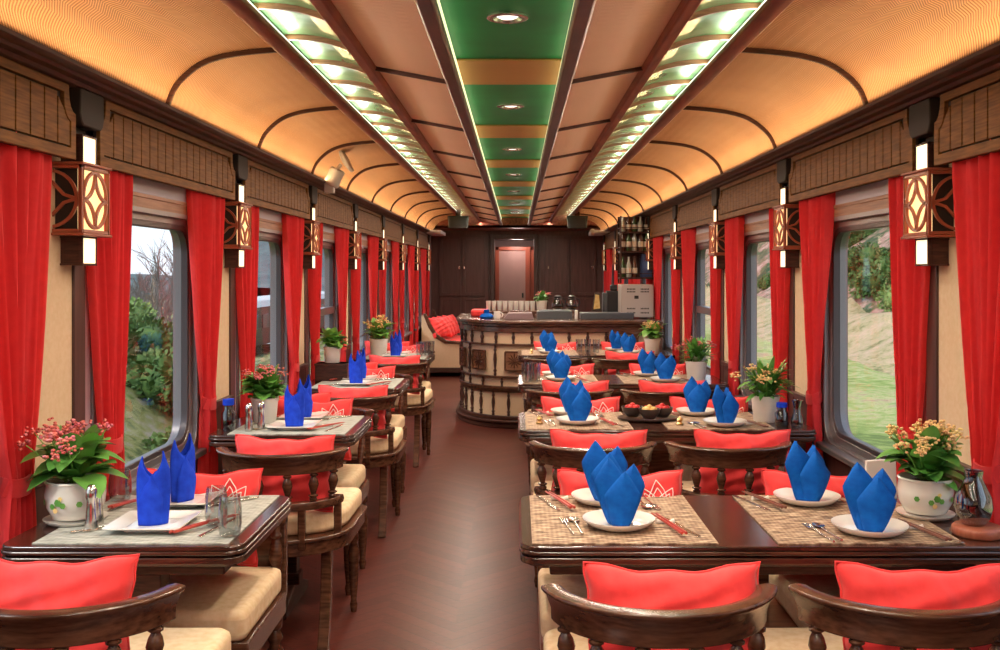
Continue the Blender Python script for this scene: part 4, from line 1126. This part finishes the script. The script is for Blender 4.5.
def rosette(x, y, a, z, r):
    b = MB(); m_ = mt @ Matrix.Translation((x, y, z)) @ Matrix.Rotation(a, 4, 'Z')
    R0 = srect(-r, r, -r, r, .01, 1); R1 = srect(-r+.014, r-.014, -r+.014, r-.014, .01, 1)
    tmp = MB(); tmp.ring(R0, R1, 'y', -.024, 0); b.add(tmp.v, tmp.f, 0, m_)
    b.box(-r+.01, r-.01, -.012, -.002, -r+.01, r-.01, 1, m_)
    for k in range(12):
        an = 2*PI*k/12; L = r*.78 if k % 3 else r*.9
        pts = [(0, 0), (L*.6*math.cos(an-.14), L*.6*math.sin(an-.14)), (L*math.cos(an), L*math.sin(an)), (L*.6*math.cos(an+.14), L*.6*math.sin(an+.14))]
        b.prism(pts, 'y', -.021, -.010, 0, m_)
    b.lathe([(0, .026), (r*.12, .022), (r*.18, .012)], 10, mtx=m_ @ Matrix.Rotation(R(90), 4, 'X'))
    b.build('carved_rosette', ['chair_wood', 'rail_wood'], root, bevel=.001)
for t in (.18+.075, .18+.155+.31-.0+.10, 1.18):
    pass
for t in (.70, 1.08, 1.46, 1.84):
    x, y, a = bar_at(t, .0)
    rosette(x, y, a, .615, .092)
# framed cane panels with rounded corners on the straight part
b = MB()
for x0, x1 in ((.86, 1.06), (1.11, 1.30)):
    tmp = MB(); tmp.ring(srect(x0-.03, x1+.03, .47, .885, .05), rrect(x0, x1, .50, .86, .04), 'y', 9.12, 9.15); b.add(tmp.v, tmp.f, 0, mt)
b.build('panel_frame', 'chair_wood', root, bevel=.004)
BZ = .9855
# things on the bar
inst('cup', lambda: MB().lathe([(0, .002), (.024, .002), (.028, .006), (.036, .088), (.033, .088), (.025, .010), (0, .010)], 18).build('white_cup', 'porcelain', angle=60), 'First white cup of the row on the raised bar shelf', 'cup', (-.285, 10.0, 1.045), 0, 'row of white cups', scale=(.72, .72, 1.1))
for k in range(1, 9):
    inst('cup', None, '%s white cup of the row on the raised bar shelf' % ORD[k].capitalize(), 'cup', (-.285+.055*k, 10.0-.008*k, 1.045), 0, 'row of white cups', scale=(.72, .72, 1.1))
b = MB(); b.box(-.33, .62, 9.86, 10.10, 1.02, 1.044)
for x in (-.30, .15, .58): b.box(x, x+.03, 9.9, 10.06, BZ, 1.02)
tag(b.build('raised_shelf', 'chair_wood', bevel=.003), 'low raised wooden shelf carrying cups on the bar', 'shelf')
inst('p9', plant(9, 'cone', 44, .09, .11, 'leaf', flow_r, 6), 'small green plant in white pot on the bar', 'plant', (.245, 9.93, 1.0445), 0, scale=.95)
def coffee_pot():
    o = MB().lathe([(0, .002), (.045, .002), (.062, .03), (.060, .06), (.035, .105), (.033, .115), (.031, .115), (.033, .105), (.057, .06), (.059, .03), (.043, .006), (0, .006)], 24).build('coffee_pot', 'smoky_glass', angle=60)
    MB().lathe([(0, .116), (.036, .116), (.038, .13), (.02, .14), (0, .14)], 18).lathe([(.0345, .095), (.040, .097), (.040, .106), (.0345, .108)], 18).build('lid', 'black_plastic', o, angle=60)
    MB().tube([(.038, 0, .11), (.075, 0, .10), (.08, 0, .06), (.06, 0, .03)], .006, 8, up=Vector((0, 1, 0))).build('handle', 'black_plastic', o)
    MB().lathe([(0, -.012), (.05, -.012), (.052, .0), (0, .001)], 20).build('base', 'steel', o, angle=60); return o
inst('cp', coffee_pot, 'glass coffee pot on the bar, next to the plant', 'coffee pot', (.405, 9.95, 1.057), 0, 'glass coffee pots')
inst('cp', coffee_pot, 'glass coffee pot on the bar, farther from the plant', 'coffee pot', (.545, 9.95, 1.057), 0, 'glass coffee pots')
tag(MB().prism(rrect(-.46, -.28, 9.93, 10.2, .03), 'z', BZ, 1.055).build('folded_cloth', 'red_cloth', bevel=.02, seg=3), 'folded red cloth on the rounded end of the bar', 'cloth')
o = inst('napkin_low', lambda: MB().lathe([(0, 0), (.055, .0), (.07, .02), (.05, .045), (.02, .05), (.028, .085), (0, .07)], 9).build('crumpled_napkin', 'blue_cloth', angle=30), 'crumpled blue napkin lying on the bar beside the red cloth', 'napkin', (-.29, 9.55, BZ), .4)
o = inst('jug', lambda: MB().lathe([(0, 0), (.03, 0), (.038, .03), (.03, .055), (.034, .07), (.031, .07), (.028, .055), (.02, .01), (0, .01)], 18).tube([(.033, 0, .06), (.055, 0, .05), (.05, 0, .02), (.036, 0, .015)], .004, 6, up=Vector((0, 1, 0))).build('milk_jug', 'porcelain', angle=60), 'white milk jug on the bar beside the blue napkin', 'jug', (-.19, 9.52, BZ))
tag(MB().prism([(-.13, BZ), (.16, BZ), (.14, 1.045), (-.08, 1.045)], 'y', 9.40, 9.60).build('serving_tray', 'tray_mauve', bevel=.006), 'mauve serving tray on the bar below the cups', 'tray')
tag(MB().box(.19, .52, 9.42, 9.62, BZ, 1.06).box(.21, .50, 9.44, 9.60, 1.06, 1.068).build('till_drawer', 'slate_plastic', bevel=.006), 'dark slate cash drawer on the bar under the coffee pots', 'cash drawer')
tag(MB().box(.60, 1.10, 9.40, 9.66, BZ, 1.045).build('flat_case', 'slate_plastic', bevel=.006), 'long flat dark case on the bar beside the till drawer', 'case')
tag(MB().box(.545, .575, 9.42, 9.46, BZ, 1.07).build('white_dispenser', 'porcelain', bevel=.006), 'small white dispenser standing between two dark cases on the bar', 'dispenser')
root = empty('cash_register', (.97, 9.85, BZ)); tag(root, 'black upright till display on the bar beside the grey machine', 'till')
MB().box(-.09, .03, -.05, .10, 0, .26).build('body', 'black_plastic', root, bevel=.008)
MB().box(-.13, -.085, -.06, .06, .0, .24).build('screen', 'slate_plastic', root, bevel=.006)
MB().box(-.05, .02, 0, .07, .26, .32).build('printer', 'black_plastic', root, bevel=.01)
b = MB(); b.prism([(-.05, 0), (.05, 0), (.03, .18), (-.02, .18)], 'y', 0, .02)
o = tag(b.build('price_stand', 'stoneware', bevel=.003), 'small tilted stand with coloured card on the bar', 'card stand'); o.location = (.78, 9.75, 1.046)
MB().prism([(-.035, .02), (.03, .03), (.02, .16), (-.015, .165)], 'y', -.004, 0).build('card', 'gold_food', o)
root = empty('vented_machine', (1.145, 9.62, BZ)); tag(root, 'beige metal vented machine on the window end of the bar', 'machine')
MB().box(-.155, .155, -.12, .20, .012, .325).box(-.13, -.10, -.1, -.07, 0, .012).box(.10, .13, -.1, -.07, 0, .012).build('body', 'machine_beige', root, bevel=.008)
b = MB()
for zz in (.05, .09, .25, .275):
    for xx in (-.10, .03):
        b = MB(); b.box(xx, xx+.078, -.1212, -.119, zz+.004, zz+.007, 0)
        for k in range(6): b.box(xx+k*.014, xx+k*.014+.008, -.1215, -.119, zz, zz+.014)
        b.build('vent', 'groove_dark', root)
MB().box(-.03, .01, -.1215, -.119, .19, .22).build('maker_plate', 'groove_dark', root)
# bottle rack on the wall above the machine
root = empty('bottle_rack', (1.19, 9.9, 1.32)); tag(root, 'hanging dark bottle rack with shelves above the vented machine', 'rack')
b = MB()
for z in (.04, .30, .49): b.box(-.18, .17, -.10, .12, z, z+.018)
for x in (-.18, .155):
    for y in (-.10, .105): b.box(x, x+.015, y, y+.015, 0, .66)
for z in (.09, .35, .54): b.box(-.18, .17, -.10, -.092, z, z+.008); b.box(-.18, -.172, -.1, .12, z, z+.008)
b.box(-.18, .17, .105, .12, .04, .66); b.build('frame', 'dark_wood', root, bevel=.002)
MB().box(.04, .15, -.03, .10, .06, .29).build('blue_panel', 'shelf_blue', root, bevel=.004)
def bottle(m):
    def f():
        o = MB().lathe([(0, 0), (.024, 0), (.026, .006), (.026, .10), (.012, .135), (.010, .16), (.012, .175), (0, .176)], 14).build('bottle', m, angle=50)
        MB().lathe([(.0268, .03), (.0268, .08)], 14).build('bottle_label', 'label_paper', o); return o
    return f
bk = ['bottle_green', 'bottle_clear', 'bottle_brown']
lvl = ['bottom', 'middle', 'top']
for li, z in enumerate((.059, .319, .509)):
    for k in range(5 if li else 4):
        m_ = bk[(k+li*2) % 3]; x = 1.19-.145+.058*k
        if li == 0 and k > 2: continue
        inst('bottle'+m_, bottle(m_), '%s bottle on the %s shelf of the hanging rack, %s from the aisle' % ({'bottle_green': 'green', 'bottle_clear': 'clear', 'bottle_brown': 'brown'}[m_], lvl[li], ORD[k]), 'bottle', (x, 9.87-.01*(k % 2), 1.32+z), 0, 'bottles on the hanging rack', scale=(1, 1, 1.15 if li < 2 else .85))
# napkin holder pedestal: extra table glasses on the far tables kept simple

# ================================================================ outdoors
def hfun(x, y):
    if x > 0:
        if x < 9: return -1.0+.05*math.sin(x*1.3+y*.6)
        if x < 12: t = (x-9)/3; return -1.0+1.15*(t*t*(3-2*t))+.08*math.sin(y*1.1+x)
        return .15+(x-12)*.75+.5*math.sin(y*.25+x*.3)+.25*math.sin(y*.9)
    ax = -x
    if ax < 2.4: return -1.0
    fall = max(0, min(1, (19-y)/6)); fall = fall*fall*(3-2*fall)
    t = max(0, min(1, (ax-2.4)/3.4)); base = -1.0+1.65*fall*t*t*(3-2*t)
    return base-max(0, min(1.6, (ax-6)*.25))+.09*math.sin(y*2.3)*math.sin(ax*2)*t
def terrain(name, x0, x1, y0, y1, nx, ny, m, f=hfun):
    b = MB(); b.grid(lambda u, v: (x0+(x1-x0)*u, y0+(y1-y0)*v, f(x0+(x1-x0)*u, y0+(y1-y0)*v)), nx, ny)
    o = b.build(name, m, angle=180); o['kind'] = 'structure'; return o
terrain('ground_meadow', -2.4, 9.05, -8, 120, 20, 100, 'meadow')
terrain('ground_bank', 9.0, 12.1, -8, 120, 10, 160, 'straw_bank')
terrain('ground_hillside', 12.0, 60, -8, 140, 60, 120, 'red_slope')
terrain('ground_moss', -14, -2.39, -8, 120, 40, 160, 'moss_slope')
terrain('ground_valley', -260, -13.9, -8, 330, 40, 40, 'moss_slope', lambda x, y: -2.6+.3*math.sin(x*.2+y*.1))
terrain('ground_far_hill', -130, -20, 150, 290, 40, 40, 'far_forest', lambda x, y: -3+20*math.exp(-((x+40)/17)**2-((y-210)/40)**2)+4*math.exp(-((x+90)/30)**2-((y-230)/30)**2))
def bush(seed, m, r=1.0):
    def f():
        rn = random.Random(seed); b = MB()
        blobs = [(Vector((rn.uniform(-.55, .55), rn.uniform(-.55, .55), rn.uniform(.3, .9))), rn.uniform(.35, .6)) for _ in range(7)]
        for k in range(2600):
            c, q = rn.choice(blobs); d = Vector((rn.gauss(0, 1), rn.gauss(0, 1), rn.gauss(0, 1))).normalized()
            p = c+d*q*rn.uniform(.75, 1.05); t = d.cross(Vector((rn.random(), rn.random(), rn.random()))).normalized(); u = (d+t.cross(d)*rn.uniform(-.6, .6)).normalized(); L = rn.uniform(.08, .15)
            b.add([tuple(p-t*L*.45), tuple(p+u*L*.5), tuple(p+t*L*.45), tuple(p-u*L*.6)], [(0, 1, 2, 3)])
        for c, q in blobs: b.ball(tuple(c), q*.66, 10, 7)
        root = empty('bush'); lo = b.build('foliage', m, root); lo['kind'] = 'stuff'
        MB().tube([(0, 0, -.3), (0, 0, .5)], .06, 6).build('stem', 'bark', root); return root
    return f
rb = random.Random(11)
spots = []
for k in range(44):
    y = 24+k*1.5+rb.uniform(-.8, .8); x = y*rb.uniform(.33, .44) if k % 2 else y*rb.uniform(.22, .36)
    x = max(x, 12.6); spots.append((x, y))
for k, (x, y) in enumerate(spots):
    sc = rb.uniform(.6, 1.25) if k < 24 else rb.uniform(1.0, 2.0)
    inst('bush%d' % (k % 3), bush(k % 3, 'bush_green' if k % 3 else 'bush_light'), 'green bush growing on the reddish hillside beyond the meadow', 'bush', (x, y, hfun(x, y)-.2), rb.random()*6, 'bushes on the reddish hillside', scale=sc)
for k in range(16):
    y = 10.5+k*1.1; x = -y*(.335+.02*(k % 4)); sc = rb.uniform(.35, .75)
    inst('bush%d' % (k % 3), None, 'green bush on the mossy slope outside', 'bush', (x, y, hfun(x, y)-.22), rb.random()*6, 'bushes on the mossy slope', scale=sc)
def bare_tree(seed):
    def f():
        rn = random.Random(seed); b = MB()
        def br(p, d, L, r, lv):
            q = p+d*L; b.tube([tuple(p), tuple((p+q)/2+Vector((rn.uniform(-.05, .05), rn.uniform(-.05, .05), 0))*L), tuple(q)], [r, r*.8, r*.6], 5, up=Vector((.3, .9, .1)))
            if lv == 0: return
            for _ in range(4 if lv > 1 else 5):
                dd = (d+Vector((rn.uniform(-.7, .7), rn.uniform(-.7, .7), rn.uniform(-.1, .5)))).normalized(); br(p+d*L*rn.uniform(.5, 1), dd, L*rn.uniform(.55, .75), r*.55, lv-1)
        br(Vector((0, 0, -.5)), Vector((0, 0, 1)), 1.7, .06, 4)
        return b.build('bare_tree', 'twig_grey')
    return f
for k in range(12):
    y = 26+k*3.4; x = -y*(.36+.02*math.sin(k*2.1)+(.03 if k % 2 else -.01)); 
    z = hfun(x, y) if x > -14 else -2.6
    inst('bare%d' % (k % 2), bare_tree(k % 2), 'grey leafless tree beyond the mossy slope outside', 'tree', (x, y, z), k, 'leafless trees outside', scale=rb.uniform(1.0, 1.35))
# neighbouring train carriage on the far track
root = empty('train_carriage', (-13.2, 44, -2.55)); tag(root, 'maroon train carriage with pale roof standing on a distant track', 'train carriage')
b = MB(); b.box(-1.3, 1.3, 0, 22, .55, 2.35); b.build('body', 'train_maroon', root, bevel=.05)
b = MB(); b.prism([(-1.35, 2.35), (1.35, 2.35), (1.1, 2.62), (0, 2.75), (-1.1, 2.62)], 'y', -.1, 22.1); b.build('roof', 'train_roof', root)
for k in range(11): MB().box(1.29, 1.33, .8+k*1.95, 1.9+k*1.95, 1.35, 2.0).build('window', 'dark_glass' if 0 else 'slate_plastic', root, bevel=.03)
for k in range(8): MB().lathe([(0, -.1), (.40, -.1), (.42, .0), (.40, .1), (0, .1)], 18, mtx=Matrix.Translation((1.0, (1.5 if k % 2 else 2.9)+(k//2)*5.6, .42)) @ Matrix.Rotation(R(90), 4, 'Y')).build('wheel', 'groove_dark', root, angle=50)
bpy.context.view_layer.update()
